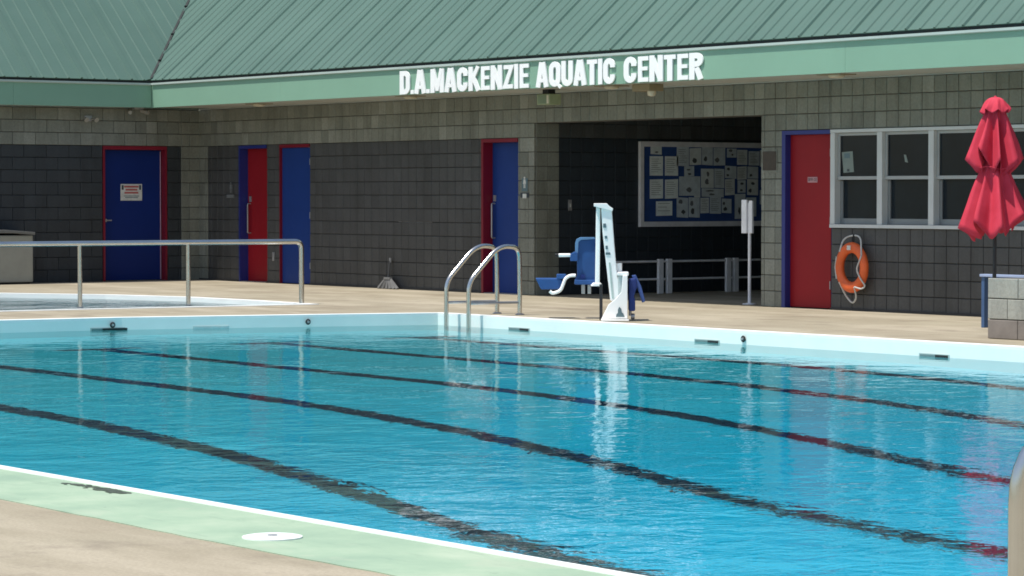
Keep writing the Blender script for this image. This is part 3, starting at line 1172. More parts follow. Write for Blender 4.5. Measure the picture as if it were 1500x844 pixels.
MB().box(0.06, 0.20, -1.34, -1.16, SB - 0.03, SB - 0.001).build('base', m_steel_d, t, bevel=0.004)
MB().tube([(0.10, -1.36, SB - 0.05), (0.24, -1.44, SB - 0.09)], 0.032, 12).build('lamp_head', m_lens2, t, smooth=True)
MB().tube([(0.10, -1.16, SB - 0.05), (0.24, -1.10, SB - 0.09)], 0.032, 12).build('lamp_head', m_lens2, t, smooth=True)

m_brown = simple('bronze plaque', (0.055, 0.042, 0.032, 1), 0.5, 0.2, 0.25, 12)
t = thing('wall_plaque', (14.52, -0.03, 1.85), 'square dark bronze plaque on the bare pillar left of the office door', 'plaque')
MB().box(14.385, 14.675, -0.026, -0.0215, 1.70, 2.00).build('backing', m_bare, t)
MB().box(14.405, 14.655, -0.034, -0.026, 1.735, 1.975).build('plate', m_brown, t, bevel=0.003)

m_signw = simple('worn sign white', (0.60, 0.60, 0.56, 1), 0.5, 0, 0.15, 20)
m_signk = simple('sign black ink', (0.03, 0.04, 0.05, 1), 0.5)
m_signr = simple('sign red ink', (0.42, 0.10, 0.09, 1), 0.5)


def person_icon(mb, x, z, y, s_):
    mb.box(x - 0.016 * s_, x + 0.016 * s_, y - 0.002, y, z + 0.10 * s_, z + 0.13 * s_)
    mb.prism([(x - 0.035 * s_, z + 0.03 * s_), (x + 0.035 * s_, z + 0.03 * s_), (x + 0.02 * s_, z + 0.095 * s_), (x - 0.02 * s_, z + 0.095 * s_)], 'y', y - 0.002, y)
    mb.box(x - 0.02 * s_, x - 0.004 * s_, y - 0.002, y, z - 0.03 * s_, z + 0.029 * s_)
    mb.box(x + 0.004 * s_, x + 0.02 * s_, y - 0.002, y, z - 0.03 * s_, z + 0.029 * s_)


# washroom sign on the pillar, and its fainter twin left of the red door
t = thing('washroom_sign', (9.27, -0.03, 1.5), 'small washroom pictogram sign on the bare pillar right of the blue door', 'sign', 'washroom pictogram signs')
MB().box(9.20, 9.34, -0.027, -0.0215, 1.475, 1.66).build('plate', m_decal, t, bevel=0.002)
mb = MB(); person_icon(mb, 9.27, 1.55, -0.0275, 1.0); mb.build('pictogram', m_signw, t)
MB().box(9.17, 9.37, -0.027, -0.0215, 1.385, 1.455).build('plate', m_signk, t, bevel=0.002)
MB().box(9.225, 9.315, -0.0285, -0.0272, 1.375, 1.44).build('lettering_strip', m_signw, t)
m_signg = simple('faded grey sign', (0.16, 0.17, 0.17, 1), 0.5)
t = thing('washroom_sign', (1.05, -0.03, 1.5), 'faded grey washroom sign on the charcoal wall left of the red door', 'sign', 'washroom pictogram signs')
MB().box(1.0, 1.14, -0.024, -0.0095, 1.44, 1.60).build('plate', m_grey, t, bevel=0.002)
mb = MB(); person_icon(mb, 1.07, 1.49, -0.0245, 1.1); mb.build('pictogram', m_signg, t)
MB().box(0.93, 1.16, -0.024, -0.0095, 1.375, 1.43).build('plate', m_signg, t, bevel=0.002)

# warning sign on the left blue door
t = thing('warning_sign', (-0.11, -1.24, 1.46), 'white warning notice with red heading on the wide blue door', 'sign')
MB().box(-0.1095, -0.100, -1.44, -1.04, 1.33, 1.605).build('plate', m_signw, t, bevel=0.002)
MB().box(-0.0995, -0.098, -1.42, -1.385, 1.51, 1.585).box(-0.0995, -0.098, -1.095, -1.06, 1.51, 1.585).build('black_corner', m_signk, t)
for i, (a, b_, z0) in enumerate(((-1.375, -1.105, 1.545), (-1.35, -1.13, 1.495), (-1.37, -1.11, 1.445))):
    MB().box(-0.0995, -0.098, a, b_, z0, z0 + 0.03).build('red_heading', m_signr, t)
MB().box(-0.0995, -0.098, -1.38, -1.10, 1.40, 1.412).box(-0.0995, -0.098, -1.36, -1.12, 1.375, 1.387).build('text_line', m_decal, t)['kind'] = 'stuff'

# OFFICE plate on the red door
t = thing('office_sign', (15.25, 0.055, 1.61), 'tiny pale name plate on the upper half of the red office door', 'sign')
MB().box(15.165, 15.345, 0.052, 0.0585, 1.578, 1.648).build('plate', simple('rose plate', (0.50, 0.25, 0.27, 1), 0.5), t, bevel=0.001)


def tiny_text(txt, x0, x1, z, h, y, mat, parent, dep=0.0015):
    """small flat lettering made of strokes (O F I C E P N A)"""
    n = len(txt)
    cw = (x1 - x0) / n
    mb = MB()
    for i, c in enumerate(txt):
        a = x0 + i * cw
        b = a + cw * 0.72
        q = cw * 0.18
        seg = {'O': 'LRTB', 'F': 'LTM', 'I': 'L', 'C': 'LTB', 'E': 'LTMB'}[c]
        e_ = 0
        if 'L' in seg: mb.box(a, a + q, y - dep, y, z, z + h)
        if 'R' in seg: mb.box(b - q, b, y - dep, y, z, z + h)
        lo = a + q
        hi = b - q if 'R' in seg else b
        if 'T' in seg: mb.box(lo, hi, y - dep, y, z + h * .82, z + h)
        if 'M' in seg: mb.box(lo, hi, y - dep, y, z + h * .42, z + h * .58)
        if 'B' in seg: mb.box(lo, hi, y - dep, y, z, z + h * .18)
    return mb.build('lettering', mat, parent)


tiny_text('OFFICE', 15.18, 15.34, 1.595, 0.036, 0.0518, m_signk, t)['kind'] = 'stuff'

# notices inside the windows
m_paper = simple('sun-faded paper', (0.20, 0.24, 0.22, 1), 0.7, 0, 0.1, 8)
t = thing('window_notice', (15.92, 0.03, 1.82), 'crooked faded paper notice stuck in the first window', 'notice')
MB().prism([(15.85, 1.695), (16.035, 1.705), (16.01, 1.96), (15.815, 1.95)], 'y', 0.030, 0.0355).build('sheet', m_paper, t)
MB().box(15.865, 15.965, 0.0285, 0.0298, 1.875, 1.935).build('picture', m_decal, t)
MB().box(15.915, 15.955, 0.0285, 0.0298, 1.712, 1.742).build('picture', m_signk, t)
o = MB().prism([(16.935, 1.82), (16.985, 1.81), (16.95, 1.905), (16.915, 1.91)], 'y', 0.030, 0.0355).build('window_sticker', m_paper, None)
tag(o, 'small crooked sticker high in the second window from the office door', 'sticker')

# light switch on the passage wall
t = thing('wall_switch', (9.49, 0.615, 1.28), 'narrow grey switch plate on the dark passage wall left of the notice board', 'switch')
MB().box(9.485, 9.497, 0.585, 0.645, 1.2, 1.355).build('plate', m_steel_d, t, bevel=0.002)
MB().box(9.497, 9.503, 0.608, 0.622, 1.25, 1.30).build('toggle', m_signw, t)

# ------------------------------------------------------------------ notice board in the passage
PXF = PX0 + 0.02 - 0.012          # face of painted blocks in the passage
t = thing('notice_board', (PXF, 3.4, 0.96), 'blue framed notice board covered in pinned papers on the passage wall', 'notice board')
y0, y1, z0, z1 = 1.86, 4.95, 0.96, 2.20
m_bblue = simple('royal blue felt', (0.02, 0.065, 0.24, 1), 0.85, 0, 0.15, 9)
m_bframe = simple('brushed board frame', (0.70, 0.70, 0.73, 1), 0.45, 0.0)
MB().box(PXF, PXF + 0.03, y0 + 0.02, y1 - 0.02, z0 + 0.02, z1 - 0.02).build('backing', m_bblue, t)
MB().box(PXF, PXF + 0.06, y0, y0 + 0.065, z0, z1).build('frame', m_bframe, t, bevel=0.004)
MB().box(PXF, PXF + 0.06, y1 - 0.085, y1, z0, z1).build('frame', m_bframe, t, bevel=0.004)
MB().box(PXF, PXF + 0.06, y0 + 0.066, y1 - 0.086, z1 - 0.075, z1).build('frame', m_bframe, t, bevel=0.004)
MB().box(PXF, PXF + 0.06, y0 + 0.066, y1 - 0.086, z0, z0 + 0.075).build('frame', m_bframe, t, bevel=0.004)
papers = [(285, 220, 390, 380), (405, 220, 510, 380), (285, 410, 390, 568), (405, 410, 510, 568), (335, 590, 465, 710),
          (500, 140, 598, 300), (602, 150, 697, 290), (701, 142, 790, 290), (797, 145, 893, 292), (990, 160, 1075, 286),
          (1085, 170, 1175, 290), (518, 385, 688, 545), (695, 320, 800, 480), (804, 320, 885, 480), (890, 296, 985, 400), (890, 405, 970, 540),
          (500, 560, 592, 725), (596, 560, 685, 725), (690, 562, 760, 690), (766, 550, 858, 695), (865, 570, 945, 690),
          (992, 300, 1070, 410), (1076, 300, 1165, 400), (994, 415, 1060, 520), (1074, 405, 1165, 540), (972, 530, 1060, 738),
          (1066, 560, 1150, 720), (1180, 160, 1260, 300), (1190, 320, 1290, 470), (1180, 500, 1300, 620), (1310, 180, 1400, 330), (1320, 380, 1420, 560),
          (560, 300, 640, 384), (640, 480, 690, 560), (700, 485, 880, 556), (905, 150, 985, 225), (292, 130, 380, 205)]
rp = random.Random(9)
pm = [simple('notice paper white', (0.78, 0.84, 0.84, 1), 0.7, 0, 0.1, 10), simple('notice paper grey', (0.56, 0.63, 0.68, 1), 0.7, 0, 0.15, 10),
      simple('notice paper cream', (0.66, 0.71, 0.72, 1), 0.7, 0, 0.1, 10)]
m_ink = simple('notice ink', (0.07, 0.08, 0.09, 1), 0.6)
m_pic = simple('notice picture', (0.14, 0.15, 0.17, 1), 0.6)
for i, (xa, ya, xb, yb) in enumerate(papers):
    pa, pb = 1.86 + (xa - 205) / 1000 * 2.36, 1.86 + (xb - 205) / 1000 * 2.36
    za, zb = 2.2 - (yb - 100) / 700 * 1.24, 2.2 - (ya - 100) / 700 * 1.24
    lift = 0.0310 + 0.0012 * (i % 4)
    if pb > y1 - 0.1:
        continue
    sl_ = rp.uniform(-0.006, 0.006)
    pp = MB().prism([(pa, za + sl_), (pb, za - sl_), (pb, zb - sl_), (pa, zb + sl_)], 'x', PXF + lift - 0.0006, PXF + lift + 0.0004).build('notice_sheet', pm[1 if i > 4 and i % 3 else (0 if i < 5 else 2)], t)
    W_, H_ = pb - pa, zb - za
    xs_ = PXF + lift + 0.0005
    if i == 4 or i < 4 or rp.random() < 0.35:
        mb = MB()
        nl = 3 if i == 4 else 7
        for q in range(nl):
            zz = zb - H_ * (0.14 + 0.76 * q / nl)
            mb.box(xs_, xs_ + 0.0003, pa + W_ * 0.12, pa + W_ * rp.uniform(0.6, 0.9), zz - 0.005, zz)
        q_ = mb.build('text_line', m_pic if i < 4 else m_ink, pp)
        q_['kind'] = 'stuff'
    else:
        for q2 in range(rp.choice((1, 2, 2))):
            a = rp.uniform(0.08, 0.45)
            b = a + rp.uniform(0.25, 0.48)
            c = 0.08 + 0.45 * q2 + rp.uniform(0, 0.1)
            d = c + rp.uniform(0.2, 0.38)
            n = 9
            cy_, cz_ = pa + W_ * (a + b) / 2, za + H_ * (c + d) / 2
            pts = [(cy_ + W_ * (b - a) / 2 * math.cos(6.283 * k / n) * rp.uniform(0.6, 1.1), cz_ + H_ * (d - c) / 2 * math.sin(6.283 * k / n) * rp.uniform(0.6, 1.1)) for k in range(n)]
            MB().prism(pts, 'x', xs_, xs_ + 0.0003).build('picture', m_ink if rp.random() < 0.6 else m_pic, pp)

# queue rails in front of the passage wall
t = thing('queue_railing', (9.9, 1.3, 0), 'low two bar steel queue railing along the dark passage wall', 'railing')
for z in (0.465, 0.21):
    m_rail = simple('pale painted rail', (0.84, 0.84, 0.87, 1), 0.5)
    MB().tube([(9.90, 1.0, z), (9.90, 5.3, z)], 0.016, 10).build('rail', m_rail, t, smooth=True)
for yy in (1.94, 2.10, 3.22, 3.36, 4.6):
    MB().box(9.875, 9.925, yy - 0.045, yy + 0.045, 0, 0.50).build('post', m_rail, t, bevel=0.006)

# sign post at the mouth of the passage
t = thing('sign_post', (13.76, 0.31, 0), 'slim steel post carrying two narrow upright plates at the passage mouth', 'sign')
MB().tube([(13.76, 0.31, 0), (13.76, 0.31, 1.32)], 0.022, 10).build('post', m_rail, t, smooth=True)
MB().box(13.64, 13.735, 0.27, 0.30, 0.925, 1.36).build('plate', m_rail, t, bevel=0.003)
MB().box(13.785, 13.85, 0.27, 0.30, 0.925, 1.35).build('plate', m_rail, t, bevel=0.003)
MB().lathe([(0.09, 0.001), (0.09, 0.012), (0.03, 0.02)], (13.76, 0.31, 0), 14).build('base_flange', m_rail, t)

# broom leaning at the dark wall
t = thing('push_broom', (5.88, -0.12, 0), 'grey whisk broom standing on its bristles against the charcoal wall', 'broom')
m_bri = simple('grey bristle', (0.14, 0.14, 0.14, 1), 0.9)
MB().tube([(5.87, -0.10, 0.12), (5.86, -0.05, 0.47)], 0.014, 8).build('handle', simple('scuffed handle', (0.10, 0.10, 0.10, 1), 0.6), t, smooth=True)
MB().tube([(5.861, -0.052, 0.40), (5.86, -0.05, 0.47)], 0.019, 8).build('grip', simple('pale grip', (0.32, 0.32, 0.32, 1), 0.6), t, smooth=True)
for k in range(11):
    a = (k - 5) / 5
    MB().tube([(5.885 + a * 0.08, -0.11, 0.15), (5.90 + a * 0.26, -0.12 - 0.02 * (k % 2), 0.005)], [0.016, 0.026], 6).build('bristle_tuft', m_bri, t)
MB().box(5.80, 5.97, -0.135, -0.085, 0.14, 0.175).build('head', m_bri, t, bevel=0.005)

# storage bin at the far left wall
t = thing('storage_bin', (0.03, -3.5, 0), 'pale grey lidded storage bin against the left charcoal wall', 'bin')
m_bin = simple('pale grey plastic', (0.30, 0.30, 0.26, 1), 0.55, 0, 0.08, 4)
MB().box(0.03, 0.5, -4.9, -3.34, 0.03, 0.78).build('body', m_bin, t, bevel=0.02)
prof = [(-4.92, 0.785), (-4.92, 0.86), (-4.4, 0.875), (-3.85, 0.87), (-3.32, 0.83), (-3.32, 0.785), (-3.7, 0.815), (-4.3, 0.82)]
MB().prism(prof, 'x', 0.02, 0.54).build('lid', simple('mid grey lid', (0.16, 0.16, 0.15, 1), 0.5), t, bevel=0.006)
MB().box(0.06, 0.45, -4.85, -3.38, 0.0, 0.03).build('foot', m_black, t)
MB().box(0.50, 0.52, -4.4, -4.2, 0.70, 0.74).build('latch', m_black, t, bevel=0.004)

# ------------------------------------------------------------------ life ring on the wall
t = thing('life_ring', (16.16, -0.10, 0.53), 'orange ring buoy with white rope hung on the charcoal wall under the windows', 'life ring')
m_or = simple('weathered orange ring', (0.72, 0.12, 0.025, 1), 0.5, 0, 0.15, 6)
m_rope = simple('grey white rope', (0.52, 0.52, 0.50, 1), 0.85, 0, 0.15, 30)
cx, cz, rr = 16.155, 0.535, 0.218
mb = MB()
n, sg = 48, 16
for i in range(n):
    a = 2 * math.pi * i / n
    for k in range(sg):
        b = 2 * math.pi * k / sg
        r_ = rr + 0.060 * math.cos(b)
        mb.v.append((cx + r_ * math.cos(a), -0.105 + 0.05 * math.sin(b), cz + r_ * 1.12 * math.sin(a)))
for i in range(n):
    for k in range(sg):
        mb.f.append([i * sg + k, i * sg + (k + 1) % sg, ((i + 1) % n) * sg + (k + 1) % sg, ((i + 1) % n) * sg + k])
mb.build('ring', m_or, t, smooth=True)
MB().tube(bend([(cx - 0.17, -0.155, cz + 0.19), (cx - 0.16, -0.10, cz + 0.36), (cx + 0.0, -0.06, cz + 0.40), (cx + 0.13, -0.08, cz + 0.37), (cx + 0.215, -0.15, cz + 0.14)], 0.12, 5), 0.011, 8).build('rope', m_rope, t, smooth=True)
MB().tube(bend([(cx + 0.215, -0.155, cz + 0.14), (cx + 0.145, -0.17, cz - 0.02), (cx + 0.22, -0.165, cz - 0.14), (cx + 0.27, -0.13, cz - 0.22), (cx + 0.22, -0.15, cz - 0.26), (cx + 0.10, -0.155, cz - 0.235)], 0.05, 5), 0.010, 8).build('rope', m_rope, t, smooth=True)
MB().tube(bend([(cx - 0.18, -0.15, cz - 0.18), (cx - 0.13, -0.08, cz - 0.36), (cx - 0.02, -0.07, cz - 0.45), (cx + 0.07, -0.09, cz - 0.37), (cx + 0.09, -0.15, cz - 0.24)], 0.08, 5), 0.011, 8).build('rope', m_rope, t, smooth=True)
MB().tube([(cx - 0.225, -0.155, cz + 0.13), (cx - 0.275, -0.13, cz), (cx - 0.225, -0.155, cz - 0.14)], 0.009, 8).build('rope', m_rope, t, smooth=True)
MB().box(cx - 0.03, cx + 0.03, -0.165, -0.15, cz + 0.215, cz + 0.27).build('tag_strip', m_signw, t)
MB().tube([(cx, -0.0, cz + 0.28), (cx, -0.08, cz + 0.29), (cx, -0.08, cz + 0.41)], 0.010, 8).build('hook', m_black, t, smooth=True)

# ------------------------------------------------------------------ umbrella
UX, UY = 21.03, -2.62
t = thing('patio_umbrella', (UX, UY, 0), 'closed red double tiered patio umbrella in front of the office windows', 'umbrella')
m_umb = N('red umbrella canvas')
p_ = m_umb.pos(world=False)
cc = m_umb.ramp(m_umb.noise(p_, 5, 4), [(0.3, (0.50, 0.022, 0.05, 1)), (0.7, (0.62, 0.038, 0.075, 1))])
m_umb = m_umb.bsdf(cc, 0.8, 0, m_umb.noise(p_, 90, 2), 0.2, 0.002)


def tier(z0, z1, r0, r1, folds, amp, hem, seed, parent, sharp=1.0):
    rg = random.Random(seed)
    seg, rows = folds * 12, 14
    ph = [rg.uniform(-0.25, 0.25) for _ in range(folds)]
    am = [rg.uniform(0.45, 1.35) for _ in range(folds)]
    hm = [rg.uniform(-1, 1) for _ in range(folds)]
    mb = MB()
    for i in range(rows + 1):
        tt = i / rows
        for k in range(seg):
            a = 2 * math.pi * k / seg
            q = k / 12
            f0 = int(q) % folds
            u = q - int(q)
            A = am[f0] * (1 - u) + am[(f0 + 1) % folds] * u
            Hm = hm[f0] * (1 - u) + hm[(f0 + 1) % folds] * u
            wv = 1 - abs(math.sin(math.pi * (u + 0.0 * ph[f0])))   # 1 at rib, 0 in the fold
            rad = (r0 + (r1 - r0) * tt ** sharp)
            rad *= 1 - amp * A * (1 - wv) * min(1, tt * 2.2 + 0.15)
            rad *= 1 + 0.02 * tt * math.sin(a * 27 + 4 * tt + seed) + 0.02 * math.sin(a * 11 + 7 * tt)
            zz = z0 + (z1 - z0) * tt + (hem * (1 - wv) * -0.6 + hem * Hm * 0.3) * tt ** 3
            aa = a + R(9) + 0.05 * tt * math.sin(a * 3 + seed)
            mb.v.append((UX + rad * math.cos(aa), UY + rad * math.sin(aa), zz))
    for i in range(rows):
        for k in range(seg):
            mb.f.append([i * seg + k, i * seg + (k + 1) % seg, (i + 1) * seg + (k + 1) % seg, (i + 1) * seg + k])
    o = mb.build('canopy_tier', m_umb, parent)
    o.data.polygons.foreach_set('use_smooth', [True] * len(o.data.polygons))
    md = o.modifiers.new('cloth', 'SOLIDIFY')
    md.thickness = 0.003
    return o


tier(2.43, 2.30, 0.04, 0.165, 8, 0.22, 0.07, 3, t, 0.6)
tier(2.33, 1.855, 0.085, 0.305, 8, 0.60, 0.33, 5, t, 1.0)
tier(1.78, 1.15, 0.10, 0.375, 8, 0.52, 0.25, 11, t, 0.9)
MB().tube([(UX + 0.165 * math.cos(6.2832 * i / 18), UY + 0.165 * math.sin(6.2832 * i / 18), 1.70 + 0.015 * math.sin(i)) for i in range(18)], 0.006, 6, closed=True).build('tie_strap', m_umb, t)
MB().tube([(UX, UY, 0.02), (UX, UY, 2.43)], 0.021, 12).build('pole', simple('dark pole', (0.02, 0.018, 0.02, 1), 0.5), t, smooth=True)
MB().lathe([(0.0, 0.022), (0.012, 0.018), (0.018, 0.008), (0.012, 0.0)], (UX, UY, 2.425), 10).build('finial', m_umb, t, smooth=True)
MB().lathe([(0.05, 0.001), (0.05, 0.04), (0.04, 0.06), (0.028, 0.2)], (UX, UY, 0), 20).build('base', m_black, t, smooth=True)

# ------------------------------------------------------------------ low block wall and blue rail at the right
t = thing('low_block_wall', (23.2, -3.5, 0), 'knee high pale block wall with a stained bottom course at the right', 'wall')
zc = [0.0, 0.195, 0.40, 0.605]
X0 = 21.9
MB().box(X0 + 0.01, 25.5, -3.58, -3.22, 0, 0.595).build('core', m_mortar, t)
for r in range(3):
    x = X0
    off = 0.0 if r % 2 == 0 else 0.3
    first = True
    while x < 25.4:
        q = min(25.5, x + (0.4064 - (0.0 if r != 1 else (0.14 if first else 0.0)) if not (first and r == 2) else 0.41))
        v, f = block_verts(q - x, h=zc[r + 1] - zc[r] - 0.010)
        me = MB()
        me.v = [(a + x, b - 3.60, c + zc[r]) for a, b, c in v]
        me.f = f
        me.build('block', m_lowbase if r == 0 else m_lowblock, t, fix=False)
        x = q
        first = False
t = thing('blue_bench_frame', (20.2, -1.9, 0), 'low blue painted metal frame standing behind the pale block wall', 'bench')
m_bfr = simple('blue metal frame', lin((62, 90, 130)), 0.4, 0.1, 0.1, 5)
MB().box(20.19, 20.235, -1.96, -1.90, 0, 0.545).build('leg', m_bfr, t, bevel=0.004)
MB().box(23.3, 23.345, -1.96, -1.90, 0, 0.545).build('leg', m_bfr, t, bevel=0.004)
MB().box(20.18, 23.36, -1.98, -1.88, 0.546, 0.575).build('top_rail', simple('blue top with highlight', lin((150, 165, 195)), 0.4, 0, 0.1, 5), t, bevel=0.006)  # paler than the legs: the top highlight is painted into the rail
MB().box(20.20, 20.28, -1.84, -1.3, 0.49, 0.54).build('cross_bar', m_bfr, t, bevel=0.004)

# ------------------------------------------------------------------ rails
t = thing('deck_handrail', (10.1, -6.5, 0), 'long waist high stainless handrail between the wading pool and the main pool', 'handrail')
dx_ = lambda y: 10.12 + (y + 4.3) * 0.07
MB().tube(bend([(dx_(-4.3), -4.27, 0.0), (dx_(-4.3), -4.27, 0.815), (dx_(-9.5), -9.5, 0.815)], 0.10, 8) + [(dx_(-12.5), -12.5, 0.815)], 0.034, 14).build('rail', m_steel, t, smooth=True)
for yy in (-5.9, -7.39, -8.9, -10.4, -11.9):
    MB().tube([(dx_(yy), yy, 0.0), (dx_(yy), yy, 0.795)], 0.028, 12).build('post', m_steel, t, smooth=True)
    MB().lathe([(0.05, 0.009), (0.05, 0.014), (0.028, 0.02)], (dx_(yy), yy, 0), 14).build('flange', m_steel_d, t)

t = thing('pool_ladder', (14.43, -4.4, 0), 'stainless pool ladder with two arched grab rails at the far corner', 'ladder')
for x in (14.20, 14.66):
    pts = bend([(x, -4.79, -0.95), (x, -4.79, 0.40), (x, -4.42, 0.76), (x, -4.28, 0.82), (x, -4.06, 0.80), (x, -4.05, 0.50), (x, -4.05, 0.0)], 0.12, 6)
    MB().tube(pts, 0.027, 12).build('grab_rail', m_steel, t, smooth=True)
    MB().tube([(x, -4.79, 0.15), (x, -4.05, 0.15)], 0.016, 8).build('tie_bar', m_steel_d, t, smooth=True)
    MB().lathe([(0.055, 0.001), (0.055, 0.012), (0.028, 0.02)], (x, -4.05, 0), 14).build('flange', m_steel_d, t)
for z in (-0.32, -0.62, -0.92):
    MB().box(14.22, 14.64, -4.82, -4.70, z, z + 0.025).build('step', m_steel_d, t, bevel=0.004)
t = thing('near_grab_rail', (36.7, -18.34, 0), 'thick stainless grab rail rising out of the bottom right corner', 'handrail')
pts = bend([(36.535, -18.333, 0), (36.535, -18.333, 0.77), (36.75, -17.95, 0.86), (37.25, -17.5, 0.55), (37.3, -17.4, -0.4)], 0.20, 8)
MB().tube(pts, 0.026, 18).build('rail', m_steel, t, smooth=True)
MB().lathe([(0.065, 0.005), (0.065, 0.014), (0.034, 0.024)], (36.535, -18.333, 0), 16).build('flange', m_steel_d, t)

# ------------------------------------------------------------------ pool fittings
m_slotf = simple('grey slot frame', (0.36, 0.47, 0.45, 1), 0.5)
m_slotg = simple('shaded slot grey', (0.13, 0.21, 0.21, 1), 0.6)  # middle tone of the slot's painted shading


def skimmer(x, y, rz, label, group, dark0=0.02, half=0.19, mat=None):
    """slot straddling the water line; local -y faces into the pool"""
    t = thing('skimmer', (x, y, WL), label, 'skimmer', group, rz or 1e-6)
    MB().box(-half - 0.015, half + 0.015, -0.006, 0.004, -0.032, 0.030).build('frame', m_slotf, t)
    MB().box(-half, dark0, -0.009, -0.005, -0.028, 0.020).build('grey_end', m_slotg, t)  # lighter end of the slot, its shading painted on flat plates
    MB().box(dark0, half, -0.011, -0.0045, -0.03, 0.022).build('opening', mat or m_dark, t)  # dark of the recess put into a flat plate


for x, lb in ((15.43, 'dark skimmer slot in the pool wall just right of the ladder'), (18.8, 'dark skimmer slot in the pool wall right of the lift'), (22.2, 'dark skimmer slot in the pool wall at the far right')):
    skimmer(x, YF, 0, lb, 'skimmer slots in the far pool wall')
skimmer(12.672, -8.42, math.atan2(1.5, 0.13), 'long dark skimmer slot in the left pool wall below an anchor ring', 'skimmer slots in the left pool wall', -0.12, 0.25)
m_slotg = m_slotf = simple('scaled over slot', (0.44, 0.58, 0.57, 1), 0.6)
skimmer(12.97, -7.28, math.atan2(2.6, 0.74), 'faint scaled over skimmer slot in the left pool wall', 'skimmer slots in the left pool wall', 0.0, 0.2, m_slotg)
def anchor(x, y, rz, label):
    t = thing('rope_anchor', (x, y, -0.075), label, 'anchor', 'lane rope anchor cups', rz or 1e-6)
    mb = MB()
    n = 16
    pts = [(0.026 * math.cos(6.2832 * i / n), -0.012, 0.026 * math.sin(6.2832 * i / n)) for i in range(n)]
    mb.tube(pts, 0.009, 8, closed=True)
    mb.build('ring', m_dark, t, smooth=True)
    MB().tube([(0, 0.005, 0), (0, -0.03, 0)], 0.014, 8).build('eye_bolt', m_steel_d, t)
anchor(12.68, -8.42, R(90), 'dark ring anchor high on the left pool wall above the long slot')
anchor(13.30, -6.16, R(90), 'dark ring anchor on the left pool wall nearer the ladder')
anchor(19.40, YF - 0.002, 0, 'ring anchor on the far pool wall right of the lift')

t = thing('deck_drain', (31.95, -17.95, 0), 'round white drain cover set in the green painted deck edge', 'drain cover')
MB().lathe([(0.125, 0.0), (0.125, 0.010), (0.11, 0.013), (0.0, 0.014)], (31.95, -17.95, 0), 40).build('cover', m_coping, t, smooth=False)
MB().lathe([(0.022, 0.014), (0.022, 0.017)], (31.95, -17.95, 0), 16).build('centre_bolt', m_steel_d, t)
m_stain = simple('dark grit stain', (0.06, 0.08, 0.06, 1), 0.9)
rs = random.Random(2)
mb = MB()
for k in range(70):
    x = 29.42 + rs.random() ** 0.8 * 0.62
    y = -17.60 + rs.gauss(0, 0.022)
    r_ = rs.uniform(0.008, 0.028)
    n = 6
    mb.poly([(x + r_ * 1.6 * math.cos(6.2832 * i / n) * rs.uniform(.6, 1.2), y + r_ * math.sin(6.2832 * i / n) * rs.uniform(.6, 1.2), 0.0055 + k * 2e-5) for i in range(n)])
o = mb.build('grit', m_stain, None, fix=False)
tag(o, 'patch of dark grit on the green deck band by the near pool edge', 'grit', kind='stuff')

# ------------------------------------------------------------------ pool lift
# local frame: x to the right as seen from across the pool corner, y away, z up (metres)
PXM = 1 / 129.6
t = thing('pool_lift', (16.56, -4.13, 0.008), 'white accessible pool lift with a blue seat folded up at the pool edge', 'pool lift', None, math.atan2(math.cos(R(36)), math.sin(R(36))))


def Lp(x, y, d=0.0):
    """measured picture offsets to lift-local metres for a part standing d metres behind the mast"""
    return ((x - 750) * (32.4 + d) / 4200 - 155 * 32.4 / 4200, 1.412 - (y - 286.5) * (32.4 + d) / 4200)


def plate(name, pts, d0, d1, mat, bevel=0.006):
    return MB().prism([Lp(*p, (d0 + d1) / 2) for p in pts], 'y', d0, d1).build(name, mat, t, bevel=bevel)


plate('base_plate', [(887, 470), (927, 470), (927, 467.5), (887, 467.5)], -0.26, 0.26, m_white)
for d in (-0.17, 0.13):
    plate('side_plate', [(888, 467.4), (926, 467.4), (926, 404), (919, 404), (917, 428), (909, 438), (898, 447)], d, d + 0.035, m_white)
plate('base_shroud', [(896, 466), (924.5, 466), (924.5, 440), (911, 441)], -0.13, 0.125, m_white)
plate('emblem', [(909, 465), (922, 465), (920, 460), (917.5, 458), (917, 453), (914, 450), (912, 454), (912, 459), (910, 461)], -0.179, -0.172, m_decal, 0)
plate('mast', [(901, 441), (917.5, 441), (910, 400), (906, 355), (903.5, 320), (902.5, 306), (887.5, 306), (889.5, 340)], -0.10, 0.10, m_white, 0.012)
plate('mast_groove', [(903, 438), (906.5, 438), (901, 385), (898.5, 385)], -0.106, -0.099, simple('pale green recess', (0.45, 0.55, 0.52, 1), 0.5), 0)
for (a, b_, w_, h_) in ((892.5, 331, 4.6, 6), (894.5, 348, 4, 4), (895.5, 363, 3.6, 5), (897.5, 372, 7, 3.4)):
    plate('decal', [(a - w_ / 2, b_ + h_ / 2), (a + w_ / 2, b_ + h_ / 2), (a + w_ / 2 - 0.5, b_ - h_ / 2), (a - w_ / 2, b_ - h_ / 2)], -0.106, -0.099, m_decal, 0)
plate('top_cap', [(877, 303), (903, 310), (904, 306), (898, 302), (895, 298.5), (877, 298.5)], -0.12, 0.25, m_white, 0.006)
plate('lift_arm', [(878.5, 417), (885, 417), (886, 306), (880, 303)], 0.11, 0.24, m_white, 0.012)
plate('arm_foot', [(872.5, 419), (887, 419), (887, 415), (876, 415)], 0.10, 0.55, m_white, 0.004)
plate('battery_column', [(911.5, 439), (925, 439), (925, 404.5), (911.5, 404.5)], -0.12, 0.12, simple('pale column grey', (0.50, 0.56, 0.55, 1), 0.5), 0.006)
plate('battery_box', [(910.5, 404), (927, 404), (927, 398.5), (910.5, 398.5)], -0.15, 0.15, m_white, 0.012)
